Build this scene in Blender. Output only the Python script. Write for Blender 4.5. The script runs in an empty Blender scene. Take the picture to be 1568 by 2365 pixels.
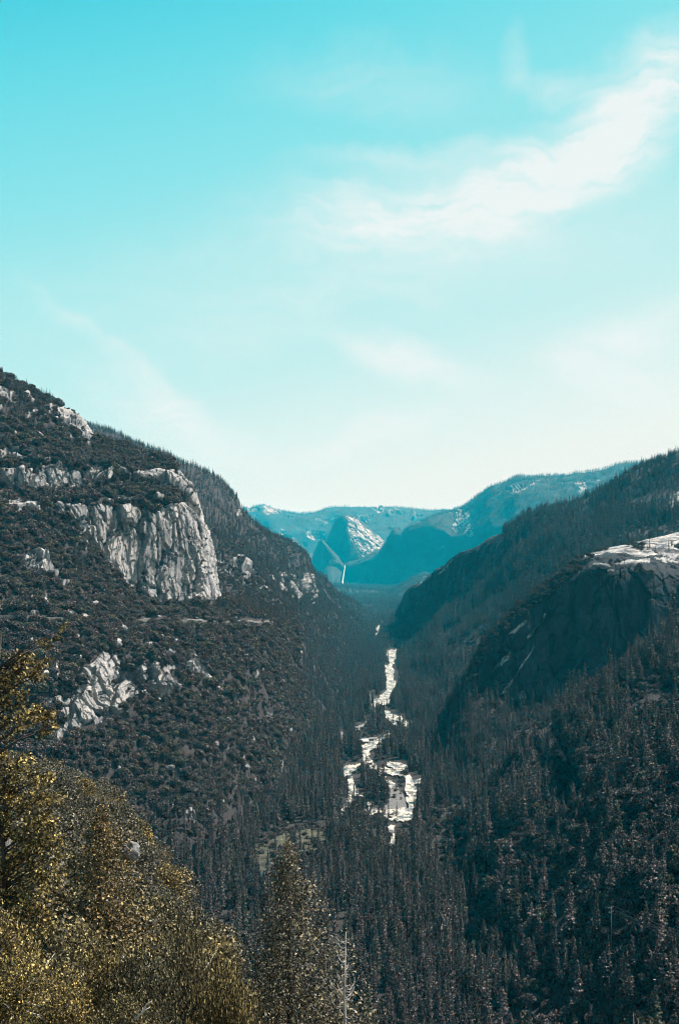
import bpy, math, random
import numpy as np
from mathutils import Vector
rng = np.random.default_rng(7)
random.seed(7)
R = math.radians
S = bpy.context.scene
HAZE = 0.27e-4
COL = S.collection

# ------------------------------------------------------------------ camera model
F = 2536.0; CX = 784.0; CY = 1182.5; CAMZ = 300.0
PITCH = math.atan(122.5 / F)
cp, sp = math.cos(PITCH), math.sin(PITCH)

def unproj(px, py, D):
    """picture-scale survey point at forward distance D (m) -> world"""
    px = np.asarray(px, float); py = np.asarray(py, float); D = np.asarray(D, float)
    cx = (px - CX) / F; cy = (CY - py) / F
    wy = cp - sp * cy; wz = sp + cp * cy
    k = D / wy
    return np.stack([cx * k, D + 0 * cx, CAMZ + wz * k], -1)

def proj(P):
    x = P[..., 0]; y = P[..., 1]; z = P[..., 2] - CAMZ
    d = np.maximum(y * cp + z * sp, 1e-3); up = -y * sp + z * cp
    return CX + F * x / d, CY - F * up / d

def yd(y, z=-5.0):
    """distance at which height z shows at picture row y"""
    return (CAMZ - z) * F / (y - 1305.0)

# ------------------------------------------------------------------ noise
def _h(ix, iy, iz, s):
    n = (ix * 374761393 + iy * 668265263 + iz * 2147483647 + s * 1274126177) & 0xFFFFFFFF
    n = ((n ^ (n >> 13)) * 1274126177) & 0xFFFFFFFF
    n = ((n ^ (n >> 16)) * 2246822519) & 0xFFFFFFFF
    return ((n ^ (n >> 15)) & 0xFFFFFF).astype(np.float64) / float(0xFFFFFF)

def vnoise(P, s=0):
    I = np.floor(P).astype(np.int64); f = P - I; f = f * f * f * (f * (f * 6 - 15) + 10)
    r = 0
    for a in (0, 1):
        wx = f[..., 0] if a else 1 - f[..., 0]
        for b in (0, 1):
            wy = f[..., 1] if b else 1 - f[..., 1]
            for c in (0, 1):
                wz = f[..., 2] if c else 1 - f[..., 2]
                r = r + wx * wy * wz * _h(I[..., 0] + a, I[..., 1] + b, I[..., 2] + c, s)
    return r * 2 - 1

def fbm(P, oct=5, s=0, gain=.5):
    a = 1.0; r = 0; t = 0
    for o in range(oct):
        r = r + a * vnoise(P * (2.03 ** o) + 17.3 * o, s + o); t += a; a *= gain
    return r / t

def worley(P, s=0):
    """(value of nearest cell, F2-F1)"""
    I = np.floor(P).astype(np.int64); sh = P.shape[:-1]
    d1 = np.full(sh, 9.0); d2 = np.full(sh, 9.0); v = np.zeros(sh)
    for a in (-1, 0, 1):
        for b in (-1, 0, 1):
            for c in (-1, 0, 1):
                X, Y, Z = I[..., 0] + a, I[..., 1] + b, I[..., 2] + c
                q = np.stack([X + _h(X, Y, Z, s + 1), Y + _h(X, Y, Z, s + 2), Z + _h(X, Y, Z, s + 3)], -1)
                d = np.sqrt(((q - P) ** 2).sum(-1)); h = _h(X, Y, Z, s + 4)
                m = d < d1
                d2 = np.where(m, d1, np.minimum(d2, d)); v = np.where(m, h, v); d1 = np.where(m, d, d1)
    return v, d2 - d1

def sstep(a, b, x):
    t = np.clip((x - a) / (b - a), 0, 1); return t * t * (3 - 2 * t)

def inpoly(px, py, poly):
    r = np.zeros(px.shape, bool); n = len(poly)
    for i in range(n):
        x1, y1 = poly[i]; x2, y2 = poly[(i + 1) % n]
        if y1 == y2: continue
        c = ((y1 > py) != (y2 > py)) & (px < (x2 - x1) * (py - y1) / (y2 - y1) + x1)
        r ^= c
    return r

def masks(px, py, polys, warp=5.0, s=50, sc=26.0):
    q = np.stack([px / sc, py / sc, 0 * px + s], -1)
    wx = px + warp * (fbm(q, 3, s)); wy = py + warp * (fbm(q, 3, s + 9))
    m = np.zeros(px.shape, bool)
    for p in polys: m |= inpoly(wx, wy, p)
    return m

# ------------------------------------------------------------------ object helpers
def tag(o, label=None, cat=None, group=None, kind=None):
    if label: o['label'] = label
    if cat: o['category'] = cat
    if group: o['group'] = group
    if kind: o['kind'] = kind
    return o

def mesh_np(name, V, Fq, mats, smooth=False, fmat=None):
    """V (n,3), Fq (m,k) k = 3 or 4"""
    me = bpy.data.meshes.new(name)
    V = np.asarray(V, np.float32); Fq = np.asarray(Fq, np.int32); k = Fq.shape[1]
    me.vertices.add(len(V)); me.vertices.foreach_set('co', V.ravel())
    me.loops.add(Fq.size); me.loops.foreach_set('vertex_index', Fq.ravel())
    me.polygons.add(len(Fq)); me.polygons.foreach_set('loop_start', np.arange(0, Fq.size, k, dtype=np.int32))
    if fmat is not None: me.polygons.foreach_set('material_index', np.asarray(fmat, np.int32))
    me.polygons.foreach_set('use_smooth', np.full(len(Fq), smooth))
    for m in (mats if isinstance(mats, (list, tuple)) else [mats]): me.materials.append(m)
    me.update(calc_edges=True); me.validate()
    return me

def link(name, me, parent=None):
    o = bpy.data.objects.new(name, me); COL.objects.link(o); o.parent = parent
    return o

class MB:
    """collects shapes, builds one mesh"""
    def __init__(s): s.v = []; s.f = []
    def add(s, v, f):
        n = sum(len(a) for a in s.v); s.v.append(np.asarray(v, float))
        s.f += [tuple(i + n for i in q) for q in f]
    def box(s, c, d, rz=0):
        c = np.array(c, float); x, y, z = [a / 2 for a in d]
        v = np.array([[i * x, j * y, k * z] for k in (-1, 1) for j in (-1, 1) for i in (-1, 1)])
        ca, sa = math.cos(rz), math.sin(rz)
        v = np.stack([v[:, 0] * ca - v[:, 1] * sa, v[:, 0] * sa + v[:, 1] * ca, v[:, 2]], 1) + c
        s.add(v, [(0, 2, 3, 1), (4, 5, 7, 6), (0, 1, 5, 4), (2, 6, 7, 3), (0, 4, 6, 2), (1, 3, 7, 5)])
    def tube(s, pts, rad, n=6):
        pts = np.array(pts, float); m = len(pts)
        if not hasattr(rad, '__len__'): rad = [rad] * m
        V = []; 
        for i in range(m):
            t = pts[min(i + 1, m - 1)] - pts[max(i - 1, 0)]; t /= (np.linalg.norm(t) + 1e-9)
            a = np.array([1, 0, 0.0]) if abs(t[0]) < .8 else np.array([0, 1.0, 0])
            u = np.cross(t, a); u /= np.linalg.norm(u); w = np.cross(t, u)
            for k in range(n):
                an = 2 * math.pi * k / n
                V.append(pts[i] + rad[i] * (u * math.cos(an) + w * math.sin(an)))
        f = [(i * n + k, i * n + (k + 1) % n, (i + 1) * n + (k + 1) % n, (i + 1) * n + k) for i in range(m - 1) for k in range(n)]
        f += [tuple(range(n))[::-1], tuple((m - 1) * n + k for k in range(n))]
        s.add(V, f)
    def mesh(s, name, mat, smooth=False):
        me = bpy.data.meshes.new(name)
        me.from_pydata([tuple(p) for a in s.v for p in a], [], s.f); me.materials.append(mat)
        if smooth: me.polygons.foreach_set('use_smooth', [True] * len(me.polygons))
        me.update(); return me
    def build(s, name, mat, parent=None, smooth=False):
        return link(name, s.mesh(name, mat, smooth), parent)

def empty(name, loc, rz=0, scale=(1, 1, 1)):
    o = bpy.data.objects.new(name, None); COL.objects.link(o)
    o.location = loc; o.rotation_euler = (0, 0, rz); o.scale = scale; o.empty_display_size = .5
    return o

# ------------------------------------------------------------------ materials
def nt(name):
    m = bpy.data.materials.new(name); m.use_nodes = True; t = m.node_tree; t.nodes.clear()
    out = t.nodes.new('ShaderNodeOutputMaterial'); b = t.nodes.new('ShaderNodeBsdfPrincipled')
    t.links.new(b.outputs[0], out.inputs[0]); b.inputs['Roughness'].default_value = .8
    b.inputs['Specular IOR Level'].default_value = .25
    return m, t, b

def N(t, typ, **kw):
    n = t.nodes.new(typ)
    for k, v in kw.items():
        if k in n.inputs: n.inputs[k].default_value = v
        else: setattr(n, k, v)
    return n

def ramp(t, fac, stops, interp='LINEAR'):
    r = t.nodes.new('ShaderNodeValToRGB'); r.color_ramp.interpolation = interp
    e = r.color_ramp.elements
    while len(e) < len(stops): e.new(.5)
    for i, (p, c) in enumerate(stops):
        e[i].position = p; e[i].color = (*c, 1) if len(c) == 3 else c
    if fac is not None: t.links.new(fac, r.inputs[0])
    return r

def mixc(t, fac, a, b, mode='MIX'):
    m = t.nodes.new('ShaderNodeMix'); m.data_type = 'RGBA'; m.blend_type = mode
    for s, v in ((m.inputs[0], fac), (m.inputs[6], a), (m.inputs[7], b)):
        if hasattr(v, 'links') or isinstance(v, bpy.types.NodeSocket): t.links.new(v, s)
        else: s.default_value = v if not isinstance(v, tuple) else (*v, 1)[:4]
    return m.outputs[2]

def noise(t, vec, scale, detail=6, rough=.6):
    n = N(t, 'ShaderNodeTexNoise', Scale=scale, Detail=detail, Roughness=rough)
    if vec is not None: t.links.new(vec, n.inputs['Vector'])
    return n

def mapped(t, scale, rot=(0, 0, 0)):
    g = t.nodes.new('ShaderNodeNewGeometry'); m = t.nodes.new('ShaderNodeMapping')
    m.inputs['Scale'].default_value = scale; m.inputs['Rotation'].default_value = rot
    t.links.new(g.outputs['Position'], m.inputs['Vector']); return m.outputs[0]

def M2(t, a, b_):
    n = t.nodes.new('ShaderNodeMath'); n.operation = 'ADD'; t.links.new(a, n.inputs[0]); t.links.new(b_, n.inputs[1]); return n.outputs[0]

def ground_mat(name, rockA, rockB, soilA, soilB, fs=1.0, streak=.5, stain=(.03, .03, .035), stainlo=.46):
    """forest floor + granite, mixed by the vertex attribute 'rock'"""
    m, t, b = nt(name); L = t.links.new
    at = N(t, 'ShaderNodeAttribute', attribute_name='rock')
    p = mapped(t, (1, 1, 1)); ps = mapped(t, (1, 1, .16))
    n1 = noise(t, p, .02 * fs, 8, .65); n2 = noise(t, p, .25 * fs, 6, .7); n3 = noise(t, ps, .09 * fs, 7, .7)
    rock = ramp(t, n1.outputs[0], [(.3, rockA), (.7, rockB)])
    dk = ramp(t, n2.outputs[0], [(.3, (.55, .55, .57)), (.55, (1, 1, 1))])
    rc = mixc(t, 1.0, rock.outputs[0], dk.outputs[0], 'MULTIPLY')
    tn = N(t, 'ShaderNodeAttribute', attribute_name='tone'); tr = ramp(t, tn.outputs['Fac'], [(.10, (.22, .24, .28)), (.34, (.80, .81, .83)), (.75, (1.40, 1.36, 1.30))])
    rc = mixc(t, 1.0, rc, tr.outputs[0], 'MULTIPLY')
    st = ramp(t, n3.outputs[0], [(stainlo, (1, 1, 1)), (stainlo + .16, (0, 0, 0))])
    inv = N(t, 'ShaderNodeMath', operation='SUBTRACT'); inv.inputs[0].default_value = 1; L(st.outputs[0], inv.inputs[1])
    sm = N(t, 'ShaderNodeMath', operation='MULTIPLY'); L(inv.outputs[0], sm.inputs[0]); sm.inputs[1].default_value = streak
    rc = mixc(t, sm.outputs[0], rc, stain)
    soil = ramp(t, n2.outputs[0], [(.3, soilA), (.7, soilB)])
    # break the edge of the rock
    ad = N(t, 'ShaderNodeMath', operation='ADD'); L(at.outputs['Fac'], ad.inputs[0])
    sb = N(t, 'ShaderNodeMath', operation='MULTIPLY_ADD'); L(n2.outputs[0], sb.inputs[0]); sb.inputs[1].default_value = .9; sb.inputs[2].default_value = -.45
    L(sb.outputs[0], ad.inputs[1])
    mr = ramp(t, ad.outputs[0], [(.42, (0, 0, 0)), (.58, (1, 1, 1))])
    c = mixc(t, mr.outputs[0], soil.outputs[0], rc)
    pa = N(t, 'ShaderNodeAttribute', attribute_name='pale'); pr = ramp(t, n2.outputs[0], [(.3, (.22, .215, .21)), (.6, (.46, .45, .43))])  # pale granite and streaks; also lightens rock faces painted as sunlit
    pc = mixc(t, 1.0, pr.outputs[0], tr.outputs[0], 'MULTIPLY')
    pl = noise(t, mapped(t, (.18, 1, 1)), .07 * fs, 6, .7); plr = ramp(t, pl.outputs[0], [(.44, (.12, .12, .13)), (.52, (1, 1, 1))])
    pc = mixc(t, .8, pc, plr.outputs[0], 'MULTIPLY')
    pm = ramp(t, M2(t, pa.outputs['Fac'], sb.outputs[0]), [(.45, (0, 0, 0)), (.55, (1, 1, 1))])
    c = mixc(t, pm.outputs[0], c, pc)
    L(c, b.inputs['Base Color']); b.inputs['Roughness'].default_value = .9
    bs = noise(t, ps, .35 * fs, 8, .75)
    bp = N(t, 'ShaderNodeBump', Strength=.9, Distance=2.2 / fs); L(bs.outputs[0], bp.inputs['Height']); L(bp.outputs[0], b.inputs['Normal'])
    return m

def leaf_mat(name, cols, rough=.7, spec=.2, trans=0.0, hi=3.2, mid=.42):
    """cols: list of base colours picked per plant and varied inside the crown"""
    m, t, b = nt(name); L = t.links.new
    oi = t.nodes.new('ShaderNodeObjectInfo')
    r = ramp(t, oi.outputs['Random'], [((i + .5) / len(cols), c) for i, c in enumerate(cols)])
    geo = t.nodes.new('ShaderNodeNewGeometry')
    v = ramp(t, geo.outputs['Random Per Island'], [(0, (.10, .10, .11)), (.58, (mid, mid, mid)), (.82, (1.25, 1.22, 1.15)), (1, (hi, hi * .94, hi * .84))])  # random leaf tones spread wide to imitate sun glints and crown shade
    c = mixc(t, 1.0, r.outputs[0], v.outputs[0], 'MULTIPLY')
    L(c, b.inputs['Base Color']); b.inputs['Roughness'].default_value = rough; b.inputs['Specular IOR Level'].default_value = spec
    if trans:
        out = t.nodes['Material Output']; tr = t.nodes.new('ShaderNodeBsdfTranslucent'); L(c, tr.inputs[0])
        mx = t.nodes.new('ShaderNodeMixShader'); mx.inputs[0].default_value = trans
        L(b.outputs[0], mx.inputs[1]); L(tr.outputs[0], mx.inputs[2]); L(mx.outputs[0], out.inputs[0])
    return m

def plain(name, ca, cb, scale=1.0, rough=.85, bump=.4, bd=.1, zs=1.0):
    m, t, b = nt(name); L = t.links.new
    p = mapped(t, (1, 1, zs)); n = noise(t, p, scale, 7, .65)
    c = ramp(t, n.outputs[0], [(.35, ca), (.65, cb)]); L(c.outputs[0], b.inputs['Base Color']); b.inputs['Roughness'].default_value = rough
    bp = N(t, 'ShaderNodeBump', Strength=bump, Distance=bd); L(n.outputs[0], bp.inputs['Height']); L(bp.outputs[0], b.inputs['Normal'])
    return m

SOILA, SOILB = (.016, .013, .014), (.055, .044, .044)
M_left = ground_mat('granite_and_scrub_soil', (.25, .245, .24), (.42, .405, .395), SOILA, SOILB, 1.0, .85, (.04, .05, .06), .49)
M_dark = ground_mat('shade_dark_granite', (.017, .020, .025), (.038, .044, .052), SOILA, SOILB, .8, .5, (.012, .014, .018), .48)  # granite colour darkened to imitate deep shade on the dome and right wall
M_far = ground_mat('far_granite', (.10, .10, .105), (.20, .195, .19), (.022, .026, .027), (.045, .05, .05), .25, .6, (.05, .055, .06), .48)
M_floor = plain('valley_soil', (.014, .012, .011), (.038, .033, .030), .08, .95, .5, .5)
M_fore = plain('foreground_soil', (.03, .026, .02), (.10, .085, .06), .5, .95, .8, .3)
M_con = leaf_mat('conifer_needles', [(.096, .076, .080), (.145, .115, .118), (.058, .048, .052), (.110, .094, .088), (.180, .146, .144), (.092, .094, .066)])
M_shr = leaf_mat('scrub_leaves', [(.105, .079, .083), (.135, .105, .105), (.080, .064, .068), (.150, .126, .100), (.110, .088, .092), (.125, .118, .080)])
M_pale = leaf_mat('pale_leaves', [(.17, .18, .11), (.22, .21, .13), (.13, .15, .12)])
M_gold = leaf_mat('golden_oak_leaves', [(.30, .235, .085), (.25, .195, .08)], .6, .3, .15, 2.9, .26)
M_olive = leaf_mat('olive_oak_leaves', [(.17, .145, .07), (.25, .20, .085), (.12, .115, .07), (.19, .165, .09)], .6, .3, .15, 2.9, .26)
M_olive2 = leaf_mat('dull_olive_leaves', [(.115, .10, .065), (.145, .125, .07), (.09, .088, .065), (.13, .12, .08)], .6, .3, .1, 2.9, .28)
M_brown = leaf_mat('brown_gold_needles', [(.19, .135, .05), (.17, .125, .055)], .5, .35, .1)
M_fgcon = leaf_mat('foreground_needles', [(.12, .105, .062), (.115, .10, .06)], .5, .35, .1)
M_bark = plain('bark', (.03, .026, .024), (.09, .078, .07), 2.0, .9, .8, .05, .2)
M_bleach = plain('bleached_wood', (.35, .33, .31), (.62, .59, .56), 3.0, .8, .5, .02, .2)

# ------------------------------------------------------------------ terrain sheets
def cr(A, n):
    """Catmull-Rom resample of A along axis 0; n samples per gap (list)"""
    A = np.concatenate([2 * A[:1] - A[1:2], A, 2 * A[-1:] - A[-2:-1]], 0); out = []
    for i in range(len(A) - 3):
        p0, p1, p2, p3 = A[i:i + 4]
        k = n[i]; t = np.arange(k + (1 if i == len(A) - 4 else 0)) / k
        t = t.reshape((-1,) + (1,) * (A.ndim - 1))
        # centripetal-ish: damped tangents keep ledges crisp
        m1 = (p2 - p0) * .38; m2 = (p3 - p1) * .38
        out.append((2 * t**3 - 3 * t**2 + 1) * p1 + (t**3 - 2 * t**2 + t) * m1 + (-2 * t**3 + 3 * t**2) * p2 + (t**3 - t**2) * m2)
    return np.concatenate(out, 0)

SHEETS = {}
def rowpts(row):
    return np.array([unproj(a[0], a[1], a[2]) for a in row])

def sheet(name, rows, nr, nc, mat, polys, pale=(), amp=6, wl=120, block=1.0, bs=1.0, back=1, backdrop=70, kback=1.12,
          warp=6, noise_rock=0.0, nrs=1.0, seed=0, smooth=False, fmin=.25, holes=None, dent=None):
    A = [rowpts(r) if not isinstance(r, np.ndarray) else r for r in rows]
    if back:
        b = A[0].copy(); b[:, :2] *= kback; b[:, 2] -= backdrop
        b2 = A[0].copy(); b2[:, :2] *= 1 + (kback - 1) * 2.5; b2[:, 2] = np.minimum(b2[:, 2] - backdrop * 4, 100)
        A = [b2, b] + A; nr = [8, 14] + list(nr)
    A = np.stack(A)                                   # rows, cols, 3
    G = cr(A, nr); G = np.swapaxes(cr(np.swapaxes(G, 0, 1), nc), 0, 1)
    du = np.gradient(G, axis=1); dv = np.gradient(G, axis=0)
    nrm = np.cross(dv, du); nrm /= (np.linalg.norm(nrm, axis=-1, keepdims=True) + 1e-9)
    tow = (nrm * (np.array([0, 0, CAMZ + 3000]) - G)).sum(-1); nrm *= np.sign(tow)[..., None] + (tow == 0)[..., None]
    px, py = proj(G)
    rk = masks(px, py, polys, warp, 50 + seed).astype(float)
    if noise_rock:
        q = fbm(G / (40 * nrs) + seed, 4, 90 + seed); rk = np.maximum(rk, (q > noise_rock).astype(float))
    if holes is not None: rk = rk * (fbm(G * np.array([1, 1, 2.2]) / (26 * bs) + 5, 4, 140 + seed) > holes)
    vd = G - np.array([0, 0, CAMZ]); vd /= np.linalg.norm(vd, axis=-1, keepdims=True); facing = np.clip(np.abs((vd * nrm).sum(-1)) * 2.6 - .25, fmin, 1)
    rs = rk.copy()
    for _ in range(2):
        rs = (rs + np.roll(rs, 1, 0) + np.roll(rs, -1, 0) + np.roll(rs, 1, 1) + np.roll(rs, -1, 1)) / 5
    d = amp * fbm(G / wl, 5, seed)
    if dent:
        dm = masks(px, py, dent, 6, 12).astype(float)
        for _ in range(6): dm = (dm + np.roll(dm, 1, 0) + np.roll(dm, -1, 0) + np.roll(dm, 1, 1) + np.roll(dm, -1, 1)) / 5
        d = d - 45 * dm
    if block:
        w = G + 6 * bs * np.stack([fbm(G / (22 * bs), 3, 3), fbm(G / (22 * bs), 3, 5), fbm(G / (22 * bs), 3, 8)], -1)
        c1, e1 = worley(w * np.array([1, 1, .26]) / (30 * bs), 11 + seed)
        c2, e2 = worley(w * np.array([1, 1, .36]) / (12 * bs), 23 + seed)
        c3, e3 = worley(w * np.array([1, 1, .45]) / (5.0 * bs), 37 + seed)
        rd = (c1 - .45) * 13 * bs + (c2 - .5) * 6.5 * bs + (c3 - .5) * 2.2 * bs - (e1 < .07) * 4 * bs - (e2 < .06) * 1.5 * bs
        if bs < 4:
            c0, e0 = worley(w * np.array([1, 1, .30]) / (64 * bs), 61 + seed); rd = rd + (c0 - .5) * 18 * bs - (e0 < .05) * 7 * bs
        d = d + rs * rd * block * (facing if bs < 4 else 1)
        tone = .30 * c1 + .35 * c2 + .35 * c3 - .22 * (e1 < .06) - .15 * (e2 < .05)
    G = G + nrm * d[..., None]
    px, py = proj(G)
    nR, nC = G.shape[:2]
    idx = np.arange(nR * nC).reshape(nR, nC)
    fq = np.stack([idx[:-1, :-1], idx[:-1, 1:], idx[1:, 1:], idx[1:, :-1]], -1).reshape(-1, 4)
    me = mesh_np(name, G.reshape(-1, 3), fq, mat, smooth)
    a = me.attributes.new('rock', 'FLOAT', 'POINT'); a.data.foreach_set('value', rs.ravel().astype(np.float32))
    if block: me.attributes.new('tone', 'FLOAT', 'POINT').data.foreach_set('value', tone.ravel().astype(np.float32))
    if pale:
        pl = masks(px, py, pale, warp * .7, 71 + seed, 14).astype(np.float32)
        a = me.attributes.new('pale', 'FLOAT', 'POINT'); a.data.foreach_set('value', pl.ravel())
    o = link(name, me); tag(o, kind='structure')
    SHEETS[name] = dict(G=G, px=px, py=py, rock=rs, o=o, back=(22 if back else 0))
    return SHEETS[name]

def hit(sh, x, y):
    s = SHEETS[sh]; b = s['back']
    d = (s['px'][b:] - x) ** 2 + (s['py'][b:] - y) ** 2
    i = np.unravel_index(np.argmin(d), d.shape); return s['G'][b:][i]

def Z1(l): return [(x * .5, 842 + y * .5) for x, y in l]
def Z2(l): return [(784 + x * .5, 995 + y * .5) for x, y in l]
def Z3(l): return [(536 + x * .3418, 1110 + y * .3418) for x, y in l]
def Z4(l): return [(x * .5, 1378 + y * .5) for x, y in l]
def Z7(l): return [(689 + x * .293, 1378 + y * .293) for x, y in l]

# --- left valley wall, near mass with the big granite nose
HP = [Z1(l) for l in (
    [(270, 200), (340, 215), (405, 262), (470, 350), (400, 352), (350, 305), (290, 290)],
    [(0, 108), (40, 128), (80, 205), (40, 185), (0, 145)], [(-300, 60), (0, 108), (0, 150), (-300, 100)],
    [(130, 212), (160, 212), (158, 232)], [(190, 235), (245, 200), (245, 255)],
    [(-40, 395), (70, 355), (135, 445), (60, 445), (-40, 440)],
    [(-300, 470), (100, 478), (180, 468), (195, 520), (190, 470), (270, 465), (340, 478), (385, 500), (400, 555), (340, 592), (270, 565), (260, 600), (190, 575), (100, 600), (-300, 590)],
    [(405, 460), (535, 470), (515, 530), (430, 552)], [(540, 465), (600, 475), (590, 492), (545, 485)],
    [(640, 480), (780, 485), (840, 510), (890, 555), (920, 630), (870, 650), (820, 575), (780, 545), (640, 535)],
    [(250, 650), (360, 652), (450, 645), (560, 650), (650, 655), (700, 700), (735, 655), (850, 640), (890, 555), (940, 640), (985, 780), (992, 900), (1015, 1000), (1035, 1085), (960, 1100), (850, 1095), (760, 1100), (740, 1112), (690, 1085), (600, 1035), (540, 965), (490, 905), (440, 862), (370, 835), (350, 755), (290, 705)],
    [(140, 850), (200, 860), (275, 955), (270, 978), (150, 955), (85, 925)],
    [(20, 620), (210, 612), (200, 650), (130, 672), (60, 660)],
    [(60, 1040), (190, 1050), (215, 1092), (150, 1085)], [(0, 1070), (60, 1075), (70, 1120), (0, 1130)], [(350, 935), (380, 935), (378, 955)])]
HP += [Z4(l) for l in (
    [(225, 660), (300, 585), (285, 490), (380, 400), (345, 350), (430, 308), (485, 235), (525, 255), (565, 285), (600, 335), (640, 325), (700, 300), (780, 330), (835, 395), (845, 435), (760, 445), (650, 435), (600, 475), (565, 545), (470, 575), (400, 595), (330, 625), (280, 660)],
    [(855, 310), (900, 275), (975, 335), (980, 395), (940, 375), (870, 375)], [(995, 380), (1035, 442), (990, 440)],
    [(60, 205), (100, 210), (95, 235), (65, 230)], [(100, 380), (260, 350), (260, 395), (230, 380), (200, 400), (130, 430)], [(190, 470), (285, 450), (290, 500), (180, 510)])]
H = [
 [(-260, 760, 1600), (-60, 835, 1750), (60, 898, 1770), (130, 938, 1770), (180, 962, 1770), (228, 1018, 1760), (320, 1055, 1740), (405, 1088, 1720), (452, 1160, 1710), (445, 1190, 2100)],
 [(-260, 960, 1480), (-60, 965, 1560), (60, 985, 1600), (130, 1010, 1620), (190, 1030, 1640), (240, 1050, 1650), (325, 1070, 1660), (405, 1098, 1680), (456, 1170, 1690), (458, 1210, 2050)],
 [(-260, 1060, 1370), (-60, 1070, 1430), (60, 1078, 1470), (130, 1074, 1500), (190, 1072, 1520), (240, 1074, 1540), (325, 1085, 1570), (405, 1106, 1610), (462, 1180, 1660), (468, 1230, 2000)],
 [(-260, 1135, 1350), (-60, 1138, 1410), (60, 1142, 1450), (130, 1138, 1480), (190, 1136, 1500), (240, 1134, 1520), (325, 1120, 1560), (400, 1135, 1600), (468, 1205, 1650), (478, 1255, 1950)],
 [(-260, 1165, 1270), (-60, 1165, 1330), (60, 1168, 1370), (130, 1165, 1410), (190, 1163, 1430), (240, 1163, 1460), (320, 1166, 1500), (395, 1172, 1540), (474, 1230, 1640), (486, 1285, 1900)],
 [(-260, 1330, 1180), (-60, 1330, 1230), (60, 1300, 1290), (130, 1240, 1370), (185, 1255, 1400), (235, 1290, 1430), (290, 1350, 1460), (370, 1398, 1500), (506, 1386, 1600), (515, 1390, 1850)],
 [(-260, 1424, 1120), (-60, 1424, 1180), (60, 1424, 1210), (130, 1426, 1240), (190, 1428, 1270), (250, 1430, 1310), (330, 1431, 1370), (400, 1432, 1420), (560, 1435, 1560), (680, 1440, 2000)],
 [(-260, 1530, 1060), (-60, 1530, 1110), (60, 1540, 1130), (120, 1560, 1140), (170, 1545, 1160), (235, 1500, 1210), (320, 1515, 1250), (430, 1520, 1310), (590, 1540, 1500), (700, 1560, 1950)],
 [(-260, 1690, 1030), (-60, 1690, 1080), (60, 1700, 1095), (120, 1712, 1100), (180, 1690, 1120), (255, 1640, 1165), (340, 1605, 1215), (450, 1590, 1285), (610, 1620, 1480), (720, 1640, 1950)],
 [(-260, 2200, 0), (-60, 2150, 0), (60, 2120, 0), (120, 2110, 0), (180, 2100, 0), (260, 2060, 0), (360, 2030, 0), (490, 2000, 0), (640, 1850, 0), (740, 1695, 0)]]
H[-1] = [(x, y, yd(y)) for x, y, _ in H[-1]]
sheet('left_valley_wall', H, [34, 44, 40, 26, 90, 34, 40, 76, 40], [14, 40, 40, 40, 44, 60, 60, 90, 40], M_left, HP, amp=9, wl=110, seed=0, noise_rock=.33, nrs=.35, holes=-.60)

# --- left far ridge
L1 = [
 [(60, 930, 3400), (215, 988, 3300), (320, 1030, 3250), (400, 1062, 3200), (500, 1112, 3100), (540, 1152, 3050), (556, 1180, 3050), (575, 1206, 3100), (640, 1246, 3300), (700, 1284, 3600), (722, 1318, 3900), (760, 1350, 4300), (800, 1380, 4800), (850, 1420, 5600), (880, 1436, 6200)],
 [(60, 1100, 2900), (215, 1120, 2850), (320, 1130, 2800), (400, 1150, 2750), (470, 1180, 2650), (508, 1212, 2600), (530, 1236, 2550), (560, 1256, 2550), (610, 1292, 2700), (655, 1322, 2950), (695, 1352, 3300), (735, 1382, 3700), (788, 1402, 4300), (845, 1428, 5300), (878, 1437, 6000)],
 [(60, 1350, 2300), (215, 1350, 2300), (320, 1350, 2250), (400, 1350, 2200), (460, 1350, 2150), (500, 1360, 2150), (540, 1370, 2150), (580, 1380, 2200), (630, 1390, 2350), (680, 1400, 2650), (720, 1415, 3000), (755, 1425, 3450), (800, 1435, 4200), (850, 1445, 5100), (880, 1442, 5800)],
 [(60, 1760, 0), (215, 1760, 0), (320, 1760, 0), (400, 1760, 0), (460, 1760, 0), (500, 1760, 0), (540, 1760, 0), (580, 1755, 0), (630, 1730, 0), (680, 1700, 0), (730, 1660, 0), (765, 1620, 0), (800, 1560, 0), (835, 1510, 0), (862, 1475, 0)]]
L1[0] = [(x, y, d * 1.15) for x, y, d in L1[0]]; L1[1] = [(x, y, d * 1.12) for x, y, d in L1[1]]
L1[-1] = [(x, y, yd(y)) for x, y, _ in L1[-1]]
L1P = [Z1(l) for l in ([(985, 870), (1060, 920), (1130, 895), (1185, 960), (1255, 1010), (1255, 1065), (1180, 1045), (1100, 1012), (1005, 965)],
    [(1255, 970), (1350, 955), (1445, 1000), (1455, 1105), (1380, 1085), (1280, 1035)], [(1085, 640), (1115, 640), (1125, 690), (1100, 700)])]
L1P += [Z4([(1285, 280), (1340, 268), (1385, 320), (1330, 345), (1295, 332)]), Z4([(1085, 240), (1105, 245), (1110, 262), (1095, 262)])]
sheet('left_far_ridge', L1, [70, 80, 90], [10, 20, 16, 20, 20, 14, 14, 24, 24, 22, 22, 20, 20, 16], M_left, L1P, amp=32, wl=300, bs=1.7, warp=9, seed=1, noise_rock=.56, fmin=.7, holes=-.05)

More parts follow.
